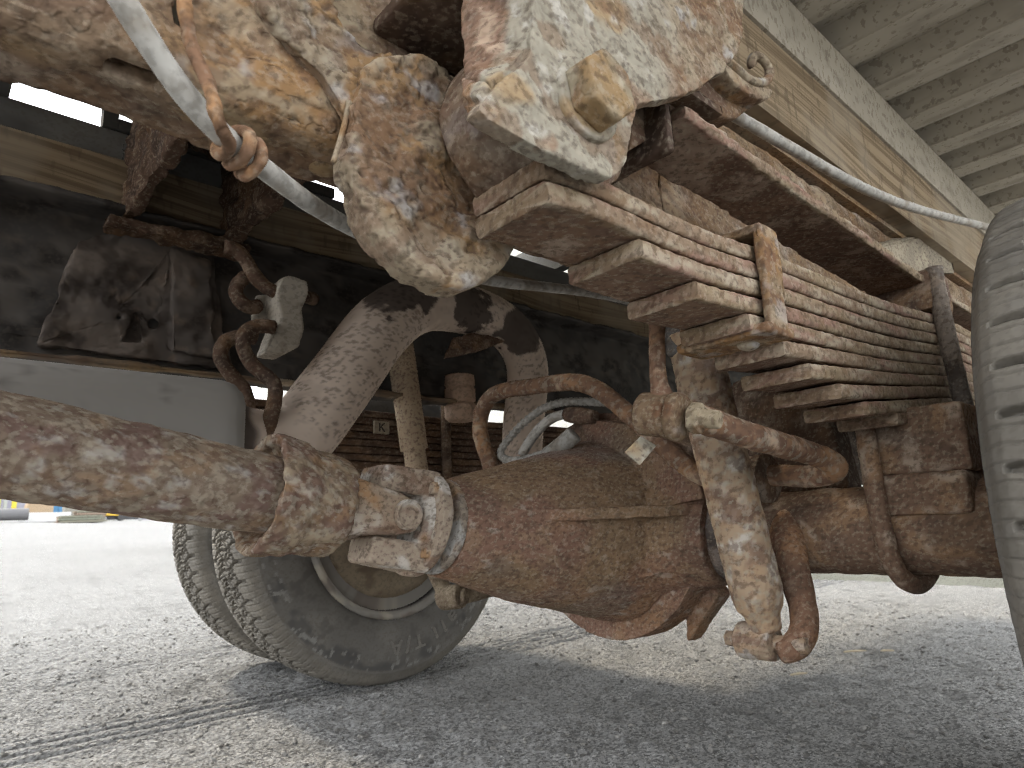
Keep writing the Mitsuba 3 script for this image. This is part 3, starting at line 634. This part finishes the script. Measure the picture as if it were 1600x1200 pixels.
sub(AX, 'collar', lathe((1.02, .60, .410), (0, -1, 0), [(0, .058), (0, .076), (.012, .078), (.035, .072), (.035, .058)], 72, .005), 'dark', 'dark seal collar where the near tube enters the housing', amp=.001, tint=(1.8, 1.6, 1.5))

# --- pinion flange, yokes and propeller shaft
d_sh = np.array((.066, .85, .5462)) - np.array((0.5766, 0.85, 0.4509)); d_sh /= np.linalg.norm(d_sh)
f0 = np.array((0.5766, 0.85, 0.4509))
PF = part('pinion_flange', union([cyl(f0 + d_sh * -.004, f0 + d_sh * .013, .079, seg=72), cyl(f0 - d_sh * .045, f0 - d_sh * .003, .050, seg=48)]), 'yoke', 'round pale crusted pinion flange in front of the differential', L=.0035, melt=1, wear=2, amp=.0007, freq=90)
sub(PF, 'dust_ring', lathe(f0 - d_sh * .040, d_sh, [(0, .05), (0, .068), (.004, .072), (.016, .072), (.018, .06), (.018, .05)], 80, .004), 'yoke', 'grey dust ring behind the flange', amp=.0006, tint=(.8, .84, .88))
zz = np.cross(d_sh, (0, 1, 0)); zz = zz if zz[2] > 0 else -zz
yy = np.array((0, 1.0, 0))
def fr(s, y, z): return f0 + d_sh * s + yy * y + zz * z
def ear(sz):
    return hull(*[ball(fr(s, y, z), .007, 12) for s, y, z in ((.006, -.038, sz * .066), (.006, .038, sz * .066), (.006, -.038, sz * .040), (.006, .038, sz * .040),
                                                              (.086, -.028, sz * .062), (.086, .028, sz * .062), (.086, -.028, sz * .038), (.086, .028, sz * .038))])
FY = part('flange_yoke', union([ear(1), ear(-1), cyl(fr(.008, 0, 0), fr(.026, 0, 0), .064, .05, 48)]), 'yoke', 'forked flange yoke with its upper and lower ears', L=.0035, melt=1, wear=3, amp=.0012, freq=60)
sub(FY, 'bolt', hexhead(fr(.008, -.05, .045), d_sh, .010, .012), 'yoke', None, L=.004, amp=.0004)
sub(FY, 'bolt', hexhead(fr(.008, -.05, -.045), d_sh, .010, .012), 'yoke', None, L=.004, amp=.0004)
sub(FY, 'cap', cyl(fr(.058, 0, -.068), fr(.058, 0, .068), .019, seg=32), 'yoke', None, L=.005, amp=.0004)
PS = f'{TR}__propeller_shaft'
labels[PS] = {'label': 'thick scaly propeller shaft running in from the left to the differential'}
S0 = .205  # where the collar ends, from the flange
main = lathe(f0, d_sh, [(.082, 0), (.086, .024), (.110, .040), (.135, .047), (.16, .0505), (.30, .0510), (.55, .0545), (1.9, .0545), (1.9, 0)], 96, .007)
def sear(sy): return hull(*[ball(fr(s, sy * y, z), .008, 12) for s, y, z in ((.135, .042, .030), (.135, .042, -.030), (.135, .018, .030), (.135, .018, -.030), (.068, .046, .021), (.068, .046, -.021), (.042, .046, .013), (.042, .046, -.013), (.036, .046, 0), (.050, .032, .015), (.050, .032, -.015))])
yk = union([sear(1), sear(-1)])
sub(PS, 'tube', main, 'shaft', 'scaly speckled shaft tube', bsdf='scaly', amp=.0011, freq=45, flake=.0008, ffreq=40)
sub(PS, 'yoke', yk, 'yoke', 'forked shaft yoke beside the joint cross', L=.0035, melt=1, wear=2, amp=.001, freq=60, tint=(.9, .85, .8))
sub(PS, 'cap', lathe(fr(.058, -.0535, 0), (0, -1, 0), [(0, .021), (.009, .021), (.010, .0185), (.0075, .017), (.0075, .011), (.009, .010), (.009, 0)], 48, .002), 'yoke', 'round bearing cap on the joint', amp=.0008, freq=140)
col = lathe(f0, d_sh, [(.140, .046), (.140, .064), (.145, .0675), (.196, .070), (.205, .0745), (.246, .078), (.249, .076), (.246, .066), (.238, .063), (.225, .048)], 110, .004)
sub(PS, 'collar', col, 'shaft', 'wide rough rusted collar on the shaft', bsdf='scaly', amp=.0015, freq=80, flake=.0014, ffreq=50, crack=.5, tint=(1.15, 1.1, 1.0))

# --- near shock absorber and its bracket
s0, s1 = np.array((0.8, 0.4951, 0.695)), np.array((0.86, 0.4724, 0.3077))
s1 = np.array((.865, s1[1], s1[2]))
ln = np.linalg.norm(s1 - s0)
SH = part('shock_absorber', lathe(s0, s1 - s0, [(0, 0), (0, .034), (.15 * ln, .034), (.16 * ln, .0360), (ln - .03, .0345), (ln - .010, .030), (ln, .024), (ln + .020, .020), (ln + .020, .0)], 72, .005), 'shock', 'near shock absorber tube flaked orange and grey, leaning in front of the axle', bsdf='scaly', tint=(1.2, 1.2, 1.16), amp=.0004, freq=60, flake=.0005, ffreq=44)
ec = np.array((0.868, 0.4795, 0.273))
sub(SH, 'eye', union([cyl(ec + [0, .030, .0], ec + [0, -.020, 0], .024, seg=40), cyl(ec + [0, .030, 0], ec + [0, .036, 0], .016, seg=32)]), 'shock', 'lower shock eye', L=.004, melt=2, amp=.001, freq=60)
sub(SH, 'bolt', union([hexhead(ec + [0, .036, 0], (0, 1, 0), .011, .014), cyl(ec + [0, .037, 0], ec + [0, -.062, 0], .010, seg=24)]), 'shock', None, L=.004, amp=.0006)
arm = [(1.0, .472, .44), (.960, .470, .405), (.935, .455, .362), (.915, .440, .318), (.895, .432, .290), (.876, .436, .272), (.870, .452, .264)]
ac, as_, at_ = path(arm, .004)
av = rings(ac, np.interp(as_, at_, [.020, .024, .0215, .0185, .018, .018, .016]), 40)
part('shock_bracket', skin(av), 'axle', 'curved rusty arm from the axle tube down to the lower shock bolt', amp=.0012, freq=45, tint=(1.15, 1.05, 1.0))
part('shock_mount', rbox((.77, .45, .66), (.85, .52, .76), .006), 'dark', 'dark upper shock mount under the rail', L=.01)

# --- anti-roll bar
SB = part('anti_roll_bar', rod([(.62, 1.03, .50), (.74, 1.028, .50), (0.84, 0.994, 0.5316), (0.84, 1.013, 0.6067), (0.84, 1.012, 0.6581), (0.84, 0.9741, 0.692), (0.85, 0.8778, 0.6931), (0.85, 0.7615, 0.6794), (0.86, 0.7166, 0.6562), (0.87, 0.6653, 0.607), (0.89, 0.6167, 0.5494), (0.91, 0.5657, 0.4997), (.93, .52, .490), (0.93, 0.4582, 0.4918), (0.925, 0.4012, 0.4868), (0.9, 0.363, 0.4948), (0.8796, 0.37, 0.5067), (0.7486, 0.375, 0.5227), (0.6477, 0.38, 0.5367), (0.6073, 0.385, 0.5444)], .0155, .005), 'axle', 'bent rusty anti roll bar arching over the differential', bsdf='scaly', amp=.0006, freq=70, flake=.0004, ffreq=60, tint=(1.3, 1.22, 1.15))
lk = np.array((0.5755, 0.395, 0.5435))
dl = np.array((0.5817, 0.36, 0.5386)) - np.array((0.5728, 0.415, 0.5505)); dl /= np.linalg.norm(dl)
LK = part('drop_link', rod([lk + [0, .0, .012], lk + [.0, .004, .035], np.array((0.5778, 0.4, 0.6065)), np.array((0.5846, 0.4, 0.6504))], [.014, .0095, .0085, .0085], .004), 'brown', 'rusty drop link rising from the bar end behind the spring clip', tint=(1.3, 1.2, 1.1), amp=.0012, freq=70)
sub(LK, 'bushing', lathe(lk - dl * .030, dl, [(0, 0), (0, .018), (.004, .0225), (.034, .0235), (.036, .020), (.038, .025), (.046, .0255), (.050, .022), (.050, .0)], 56, .003), 'hanger', 'ribbed bushing with a pale nut at the end of the bar', tint=(.62, .52, .45), amp=.0010, freq=70)
sub(LK, 'nut', union([hexhead(lk + dl * .028, dl, .0165, .012), cyl(lk + dl * .037, lk + dl * .058, .0095, seg=24)]), 'white', 'pale nut and threaded end of the bushing', tint=(.85, .76, .64), L=.003, melt=1, amp=.0005, freq=140)
part('bar_clamp', lathe((0.93, 0.477, 0.4897), (0, -1, 0), [(-.02, .0), (-.02, .034), (.006, .036), (.010, .030), (.010, .016)], 48, .004), 'axle', 'clamp holding the bar on the axle tube', tint=(.8, .85, .9), amp=.0008)
tg = [np.array((0.5647, 0.42, 0.5249)), np.array((0.5831, 0.415, 0.515)), np.array((0.5582, 0.42, 0.4947)), np.array((0.5421, 0.425, 0.5078))]
tn = np.cross(tg[1] - tg[0], tg[3] - tg[0]); tn /= np.linalg.norm(tn)
part('tag', hullp(tg + [q + tn * .0018 for q in tg]), 'white', 'small square pale metal tag hanging below the bushing', L=.003, angle=30)
# far lower sway / shock bits by the pinion
part('far_shock_eye', union([cyl((0.8313, 1.15, 0.3025), (0.8454, 1.1, 0.3069), .024, seg=32), cyl((0.8454, 1.1, 0.3069), (0.8505, 1.09, 0.3068), .017, seg=6), cyl((0.8181, 1.16, 0.3727), (0.8381, 1.15, 0.3143), .020, .016, 24), cyl((0.8444, 1.12, 0.3025), (0.962, 1.1, 0.3171), .016, seg=20)]), 'drum', 'lower eye of the far shock peeping out below the pinion', L=.006, melt=2, amp=.001)

# --- brake hoses on the housing
def corr(pts, r, pal, lab):
    c, s_, t_ = path(pts, .0018)
    rr_ = r * (1 + .10 * np.sign(np.sin(np.arange(len(c)) * 1.05)))
    part('brake_hose', skin(rings(c, rr_, 16)), pal, lab, bsdf='dusty', tint=(.8, .8, .8))
corr([(0.92, 0.7289, 0.6458), (0.92, 0.8195, 0.6613), (0.91, 0.8856, 0.664), (0.9, 0.9496, 0.6401), (0.88, 0.9833, 0.6049), (0.87, 0.9928, 0.5825), (0.86, 0.9561, 0.5632), (0.86, 0.8951, 0.5617), (0.86, 0.8407, 0.5675)], .0075, 'cable', 'grey corrugated hose looping over the housing')
part('brake_hose', rod([(0.92, 0.8427, 0.6405), (0.91, 0.8879, 0.6367), (0.9, 0.9242, 0.611), (0.89, 0.9531, 0.5738)], .0095, .004), 'cable', 'smooth grey hose inside the corrugated loop', bsdf='dusty')
part('hose_connector', rod([(0.86, 0.8525, 0.5641), (0.86, 0.8241, 0.5725), (0.87, 0.7908, 0.5941)], [.013, .015, .016], .004), 'cable', 'grey plastic connector at the hose end', bsdf='dusty', tint=(.8, .8, .8))
part('hose_fitting', rod([(0.92, 0.8526, 0.642), (0.92, 0.8219, 0.6348), (0.92, 0.7832, 0.6265)], [.014, .017, .012], .004), 'brown', 'brown brass fitting of the hose', amp=.001)

# --- cables
part('cable', rod([(0.0431, 0.345, 0.731), (0.0587, 0.352, 0.7188), (0.0825, 0.365, 0.7006), (0.1123, 0.378, 0.6839), (0.1479, 0.4, 0.6816), (0.2022, 0.44, 0.6874), (0.2734, 0.49, 0.7015), (0.3762, 0.54, 0.7157), (0.4978, 0.58, 0.7347), (0.6411, 0.61, 0.7636), (0.8549, 0.64, 0.7958)], .0072, .004), 'cable', 'grey cable sagging from upper left under the hanger', amp=.0006, freq=60, bsdf='dusty')
part('cable', rod([(0.6547, 0.345, 0.9159), (0.714, 0.345, 0.9221), (0.8666, 0.335, 0.9229), (1.016, 0.325, 0.9252), (1.193, 0.318, 0.9445), (1.451, 0.305, 0.9868), (1.724, 0.29, 1.036)], .0078, .004), 'cable', 'grey cable running back along the near timber to the tyre', amp=.0006, freq=60, bsdf='dusty')
w0 = [(0.0848, 0.36, 0.7685), (0.0883, 0.358, 0.7431), (0.0942, 0.356, 0.7111), (0.1027, 0.354, 0.6925), (0.1083, 0.352, 0.6702)]
c0 = np.array((0.12, 0.378, 0.6792)); c1 = np.array((0.133, 0.384, 0.6758)); ca = (c1 - c0) / np.linalg.norm(c1 - c0)
cu = np.cross(ca, (0, 1, 0)); cu /= np.linalg.norm(cu); cw = np.cross(ca, cu)
coil = [c0 + ca * (.002 + .026 * k / 40) * 1.0 + .0108 * (math.cos(2.2 + k / 40 * 16.5) * cu + math.sin(2.2 + k / 40 * 16.5) * cw) for k in range(41)]
part('tie_wire', rod(list(map(np.array, w0)) + coil[1::2], .0040, .0018), 'brown', 'stiff rusty wire hanging from above and coiled round the grey cable', amp=.0011, freq=160, tint=(1.5, 1.35, 1.15))

# --- rail bracket near the tyre
part('rail_bracket', union([strip([(1.25, 0.385, 0.8945), (1.775, 0.385, 1.077)], [(1.283, 0.385, 0.8579), (1.775, 0.385, 0.9701)], .01), strip([(1.25, 0.385, 0.8945), (1.775, 0.385, 1.077)], [(1.385, 0.45, 0.9687), (1.926, 0.45, 1.162)], .01)]), 'steel', 'rust streaked angle bracket on the rail beside the tyre', L=.012, tint=(2.2, 1.9, 1.5), amp=.001, freq=20)

# --- wheels
WR = .385
def tyre_mesh(y_in, y_out, seg, prof_n, cx, cz, tread_depth=.013):
    """y_in: the face with the lettering side. Profile from inner bead across the tread to the outer bead."""
    yc, hw = (y_in + y_out) / 2, abs(y_out - y_in) / 2
    s = 1 if y_out > y_in else -1
    ctl = np.array([(-.60, .212), (-.72, .216), (-.80, .224), (-.90, .245), (-.975, .285), (-1.0, .318), (-.975, .350), (-.925, .372), (-.88, .384), (-.84, .392), (-.76, .3985), (-.60, .4025), (-.3, .405), (0, .4055),
                    (.3, .405), (.60, .4025), (.76, .3985), (.84, .392), (.88, .384), (.925, .372), (.975, .350), (1.0, .318), (.975, .285), (.90, .245), (.80, .224), (.72, .216), (.60, .212)])
    ctl[:, 1] = .216 + (ctl[:, 1] - .216) * (WR - .216) / (.4055 - .216)
    t = np.r_[0, np.cumsum(np.linalg.norm(np.diff(ctl * [hw, 1], axis=0), axis=1))]
    dens = np.interp(np.linspace(0, 1, 400), [0, .28, .36, .64, .72, 1], [.35, .5, 1.6, 1.6, .5, .35]); cd = np.r_[0, np.cumsum((1 / 1) * (dens[1:] + dens[:-1]) / 2)]
    u = np.interp(np.linspace(0, cd[-1], prof_n), cd, np.linspace(0, t[-1], 400))
    pv, pr = np.interp(u, t, ctl[:, 0]), np.interp(u, t, ctl[:, 1])
    for _ in range(2):
        pv[1:-1] = .25 * pv[:-2] + .5 * pv[1:-1] + .25 * pv[2:]; pr[1:-1] = .25 * pr[:-2] + .5 * pr[1:-1] + .25 * pr[2:]
    front = 1.5 * np.pi
    th = np.sort(np.r_[np.linspace(front - 1.55, front + 1.55, int(seg * .8)), np.linspace(front + 1.55, front - 1.55 + 2 * np.pi, int(seg * .2))[1:-1]])
    A, V = np.meshgrid(th * WR, pv * hw, indexing='ij')
    Rr = np.broadcast_to(pr, A.shape)
    tri = lambda x: 2 * np.abs(x - np.floor(x + .5))
    per = 2 * np.pi * WR / 54
    q = A / per
    dep = np.zeros_like(A)
    for c0, ph in ((-.046, .0), (-.017, .5), (.017, .0), (.046, .5)):
        dep = np.maximum(dep, .9 * sm(.0042, .0030, np.abs(V - c0 - .0075 * (np.clip(2.2 * (tri(q + ph) - .5), -.5, .5)) * 2)))
    zone = sm(.054, .050, np.abs(V))
    cross = sm(.0030, .0020, np.abs(tri(q + 4.5 * V + .2 * np.sign(np.sin(V * 100))) - .5) * per / 2 * 1.0) * zone * .7
    sip = sm(.0014, .0008, np.abs(tri(q * 4 + 20 * np.abs(V)) * per / 8)) * zone * .35
    sh_sip = sm(.0016, .0009, np.abs(tri(q * 3 + .25 + 3.0 * V) * per / 6)) * sm(.058, .062, np.abs(V)) * .15
    notch = sm(.0048, .0034, np.abs(tri(q + .1) * per / 2 + .05 * (np.abs(V) - .07))) * sm(.052, .055, np.abs(V)) * sm(.088, .085, np.abs(V))
    dep = np.maximum.reduce([dep, cross, sip, sh_sip * sm(WR - .036, WR - .031, Rr), notch])
    rib = .0022 * sm(.004, .001, np.abs(Rr - (WR - .034))) * (np.abs(pv)[None] > .9)
    scuff = .0007 * (meshkit.fbm(np.stack([A, V, Rr], -1) * 90, 2, 4) - .5)
    low = (Rr - .0) - tread_depth * dep
    rad = low + scuff
    lat = V * (1 + 0) + np.sign(V) * (rib + scuff)
    v = np.stack([cx + rad * np.sin(th)[:, None], yc + s * lat, cz + rad * np.cos(th)[:, None]], -1)
    v[..., 2] = np.maximum(v[..., 2], ground_z(v[..., 0], v[..., 1]) + .0005)   # flattened where it stands
    n, m = A.shape
    idx = np.arange(n * m).reshape(n, m); nx = np.roll(idx, -1, 0)
    f = np.concatenate([np.stack([idx[:, :-1], nx[:, :-1], nx[:, 1:]], -1).reshape(-1, 3), np.stack([idx[:, :-1], nx[:, 1:], idx[:, 1:]], -1).reshape(-1, 3)])
    tm = trimesh.Trimesh(v.reshape(-1, 3), f, process=False)
    ctr = np.array([cx, yc, cz])
    if (tm.face_normals[::997] * ((tm.triangles_center[::997] - ctr) * [1, .0, 1])).sum() < 0: tm.invert()
    return tm
def tyre_col(p, seed, cx, cz):
    r = np.hypot(p[:, 0] - cx, p[:, 2] - cz)
    a, b = colour('rubber', p, seed), colour('tread', p, seed)
    w = sm(WR - .043, WR - .020, r)[:, None]
    band = (.6 * sm(.305, .318, r) * sm(WR - .036, WR - .042, r) * sm(.46, .56, meshkit.fbm(p * 18, 3, seed)))[:, None]
    a = a * (1 - band) + np.array([.05, .050, .052]) * band
    sc = (sm(.60, .66, meshkit.fbm(p * 75, 2, seed + 2)) * sm(.308, .32, r) * sm(WR - .036, WR - .042, r))[:, None] * .75
    a = a * (1 - sc) + np.array([.24, .235, .22]) * sc
    return a * (1 - w) + b * w
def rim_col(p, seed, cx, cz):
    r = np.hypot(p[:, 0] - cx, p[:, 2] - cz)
    w = sm(.2145, .211, r)[:, None]  # barrel inside the lip coloured near black in place of its shade
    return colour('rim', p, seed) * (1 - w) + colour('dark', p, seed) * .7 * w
def wheel(key, y_in, y_out, seg, prof_n, cx, cz, lab, lettering=False, drum=False):
    W = f'{TR}__{key}'
    base, k = W, 0
    while W in labels: k += 1; W = f'{base}_{k:03d}'
    labels[W] = {'label': lab}
    sub(W, 'tyre', tyre_mesh(y_in, y_out, seg, prof_n, cx, cz), lambda p, sd: tyre_col(p, sd, cx, cz), None, bsdf='dusty')
    s = 1 if y_out > y_in else -1
    w = abs(y_out - y_in)
    o = (cx, y_in, cz)
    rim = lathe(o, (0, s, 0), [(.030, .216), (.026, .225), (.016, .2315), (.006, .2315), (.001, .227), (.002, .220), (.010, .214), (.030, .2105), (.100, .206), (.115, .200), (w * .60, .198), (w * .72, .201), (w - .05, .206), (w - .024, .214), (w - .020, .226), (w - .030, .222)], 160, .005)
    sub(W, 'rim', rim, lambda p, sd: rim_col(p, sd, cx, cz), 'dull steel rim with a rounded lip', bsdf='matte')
    yd = y_in + s * w * .58
    disc = cyl((cx, yd, cz), (cx, yd + s * .009, cz), .1985, seg=96)
    for j in range(8):
        a = 2 * math.pi * (j + .52) / 8
        h = (cx + .166 * math.sin(a), cz + .166 * math.cos(a))
        disc = disc - cyl((h[0], yd - .03, h[1]), (h[0], yd + .03, h[1]), .025, seg=24)
    sub(W, 'disc', disc, 'rim', 'wheel disc with round hand holes', angle=35, L=.02, tint=(.16, .15, .14), bsdf='matte')  # tinted dark to stand in for the shade inside the wheel
    if drum:
        sub(W, 'brake_drum', lathe((cx, y_in, cz), (0, s, 0), [(.030, .0), (.030, .075), (.012, .085), (.012, .115), (.020, .122), (.020, .165), (.024, .178), (.032, .184), (.085, .186), (.09, .17), (.09, 0)], 130, .005), 'drum', 'tan rusty brake drum inside the wheel', amp=.0008, bsdf='dusty')
    if lettering:
        h = .030
        for ch, deg in zip('TrailT/A', (128.6, 137.7, 145.8, 152.8, 158.8, 168.2, 174.5, 181.0)):
            g = meshkit.text_mesh(ch, h, .0030, bold=True)
            gv = np.array(g.vertices)
            gx = (gv[:, 0] - (gv[:, 0].min() + gv[:, 0].max()) / 2) * 1.25
            t = math.radians(deg) + gx / .296
            r = .282 + gv[:, 1]
            vv = np.c_[cx + r * np.sin(t), y_in + s * (.0012 - gv[:, 2]), cz + r * np.cos(t)]
            tmx = trimesh.Trimesh(vv, g.faces, process=False)
            if tmx.volume < 0: tmx.invert()
            sub(W, 'letter', tmx, 'rubber', bsdf='dusty', angle=30, tint=(1.35, 1.33, 1.3))
wheel('rear_wheel', 1.455, 1.685, 1150, 190, .92, .462, 'far inner rear wheel with a dusty tyre lettered on its sidewall', True, True)
wheel('rear_wheel', 1.770, 2.000, 800, 130, .92, .474, 'far outer rear wheel half hidden behind the inner one')
WR = .400
wheel('rear_wheel', .159, -.068, 1300, 230, 1.04, .402, 'near rear wheel whose tread fills the right edge')

# ------------------------------------------------------------------ background
def gz(x, y): return float(ground_z(np.array(x), np.array(y)))
def bgcol(c, var=.25):
    return lambda p, s: np.array(c) * (1 - var / 2 + var * meshkit.fbm(p * 2.5, 3, s))[:, None]
def bgadd(key, shape, c, label=None, cat=None, group=None, L=.3, bsdf='plain', **k):
    return add(key, shape, bgcol(c) if not isinstance(c, str) else c, label, L=L, angle=30, cat=cat, group=group, bsdf=bsdf, **k)
# wall to the right
A, B = np.array((3.266, 4.6)), np.array((3.843, 0.0))
wd = (B - A) / np.linalg.norm(B - A); wn = np.array((wd[1], -wd[0])); wn = wn if wn @ A > 0 else -wn
def wallbox(s0, s1, z0, z1, d0, d1):
    pts = []
    for s in (s0, s1):
        for d in (d0, d1):
            q = A + wd * s + wn * d
            pts += [(q[0], q[1], z0 + .027 + .035 * q[1]), (q[0], q[1], z1 + .027 + .035 * q[1])]
    return hullp(pts)
BW = thing('building', 'pale rendered building with a stained concrete base behind the axle', 'building')
add(f'{BW}__wall', union([wallbox(-3, 3.44, .075, 3.6, .03, .3), wallbox(3.44, 3.69, 1.6, 3.6, .03, .3), wallbox(3.69, 9, .075, 3.6, .03, .3)]), bgcol((.52, .51, .46)), L=.25, angle=30, bsdf='dusty')
add(f'{BW}__base', wallbox(-3, 9, -.2, .075, 0, .3), bgcol((.30, .30, .25), .8), L=.1, angle=30, bsdf='dusty')
DR = add(f'{BW}__panel', wallbox(3.457, 3.673, .08, 1.58, .05, .10), (.80, .80, .80), 'white panel in the wall', angle=30, bsdf='plain')
add(f'{DR}__frame', union([wallbox(3.44, 3.457, .076, 1.6, .02, .12), wallbox(3.673, 3.69, .076, 1.6, .02, .12), wallbox(3.457, 3.673, 1.58, 1.6, .02, .12)]), (.62, .62, .6), angle=30, bsdf='plain')

# yard stock in the distance on the left
def gp(px): return px
y_b = 21.0
def at(x, y=y_b): return np.array((x, y, gz(x, y)))
p = at(0.2)
pipe = lathe(p + [-3.2, 0, .15], (1, .0, 0), [(0, .125), (0, .148), (5.35, .148), (5.35, .125), (0.0, .125)], 40, .3)
add('steel_pipe', pipe, bgcol((.13, .13, .135)), 'large dark steel pipe lying on the yard at far left', cat='pipe', bsdf='dusty', angle=40)
b = at(2.7, 21.6)
add('concrete_barrier', plate_x([(b[1] - .20, b[2]), (b[1] + .20, b[2]), (b[1] + .18, b[2] + .06), (b[1] + .09, b[2] + .25), (b[1] - .09, b[2] + .25), (b[1] - .18, b[2] + .06)], 2.2, 3.35), bgcol((.42, .42, .41)), 'low white concrete barrier beside the end of the dark pipe', cat='barrier', L=.2, angle=30, bsdf='dusty')
def lumber(x0, x1, y, z0, rows, lab, key='lumber_stack'):
    t = thing(key, lab, 'lumber stack')
    for r in range(rows):
        for j in range(3):
            add(f'{t}__plank', box((x0 + rng.uniform(-.05, .05), y + j * .21, z0 + r * .062), (x1 + rng.uniform(-.05, .05), y + j * .21 + .195, z0 + r * .062 + .050)), bgcol((.20 + rng.uniform(-.05, .05), .165, .125)), angle=30, bsdf='dusty')
lumber(2.92, 3.86, 20.2, gz(3.4, 20.2) + .02, 3, 'lower weathered lumber stack on the ground')
lumber(3.48, 4.16, 21.4, gz(3.8, 21.4) + .02, 5, 'taller weathered lumber stack behind the lower stack')
g = at(3.58, 22.6)
cr = thing('crate', 'grey crate with a pale round lid standing behind the lumber', 'crate')
add(f'{cr}__body', rbox(g + [-.24, -.2, .0], g + [.30, .3, .62], .015), bgcol((.22, .21, .18)), L=.2, angle=30, bsdf='dusty')
add(f'{cr}__lid', cyl(g + [-.16, -.215, .20], g + [-.16, -.203, .20], .07, seg=24), (.5, .49, .44), angle=30, bsdf='plain')
m0 = at(4.75, 24.0)
LD = thing('loader', 'yellow machine bucket behind the lumber stacks', 'loader')
add(f'{LD}__bucket', plate_y([(m0[0] - .50, m0[2] + .38), (m0[0] - .42, m0[2] + .52), (m0[0] + .15, m0[2] + .46), (m0[0] + .52, m0[2] + .24), (m0[0] + .38, m0[2] + .14), (m0[0] - .15, m0[2] + .18)], m0[1], m0[1] + .9), bgcol((.50, .31, .035)), L=.3, angle=30, bsdf='plain')
add(f'{LD}__wheel', cyl(m0 + [.32, -.1, .10], m0 + [.32, .1, .10], .10, seg=24), (.04, .04, .04), angle=30, bsdf='plain')
add(f'{LD}__chassis', box(m0 + [.05, .1, .05], m0 + [.95, .6, .17]), (.06, .06, .065), angle=30, bsdf='plain')
pc_ = [((.50, .40, .04), 1.72), ((.42, .36, .06), 2.02), ((.30, .31, .28), 2.22), ((.50, .39, .04), 2.42)]
for i, (c, x) in enumerate(pc_):
    q = at(x, 25.5)
    bgadd('storage_post', rbox(q + [0, 0, 0], q + [.12 if i != 2 else .08, .15, 2.2], .015), c, ['yellow post at the far left edge', 'second yellow post from the left edge', 'pale post between the two right yellow posts', 'rightmost yellow post before the domed hut'][i], 'post')
q = at(3.22, 26.0)
HT = thing('shed', 'small tan domed shed behind the barrier', 'shed')
add(f'{HT}__body', union([box(q + [-.34, 0, 0], q + [.34, .9, .42]), cyl(q + [0, 0, .42], q + [0, .9, .42], .34, seg=32)]), bgcol((.36, .27, .18)), L=.3, angle=30, bsdf='dusty')
add(f'{HT}__roof', union([cyl(q + [0, -.03, .44], q + [0, .95, .44], .37, seg=32) - box(q + [-1, -.1, -.5], q + [1, 1.2, .60])]), bgcol((.5, .49, .45)), L=.3, angle=30, bsdf='dusty')
q = at(3.75, 27.5)
CT = thing('container', 'blue shipping container behind the grey crate', 'container')
add(f'{CT}__body', box(q + [-.2, 0, 0], q + [.45, 4, 2.5]), bgcol((.07, .19, .33)), L=.4, angle=30, bsdf='plain')
for j in range(4):
    add(f'{CT}__rib', box(q + [-.16 + .16 * j, -.03, .1], q + [-.09 + .16 * j, 0, 2.4]), (.06, .17, .31), angle=30, bsdf='plain')
q = at(9.0, 34.0)
FB = thing('warehouse', 'long blue grey warehouse along the far edge of the yard', 'warehouse')
add(f'{FB}__wall', box((-14, 34, q[2] - 1), (22, 40, q[2] + 3.2)), bgcol((.20, .23, .26)), L=1.0, angle=30, bsdf='plain')
for j in range(18):
    add(f'{FB}__panel', box((-14 + 2 * j + .06, 33.96, q[2] - .8), (-14 + 2 * j + 1.9, 34.0, q[2] + 3.1)), (.21 + .02 * (j % 3), .24, .27), angle=30, bsdf='plain')
for i, x in enumerate((5.5, 6.05)):
    q = at(x, 23.5)
    bgadd('bollard', cyl(q, q + [0, 0, .36], .045, seg=20), (.25, .25, .245), ['grey bollard right of the yellow bucket', 'grey bollard close to the far tyre'][i], 'bollard')
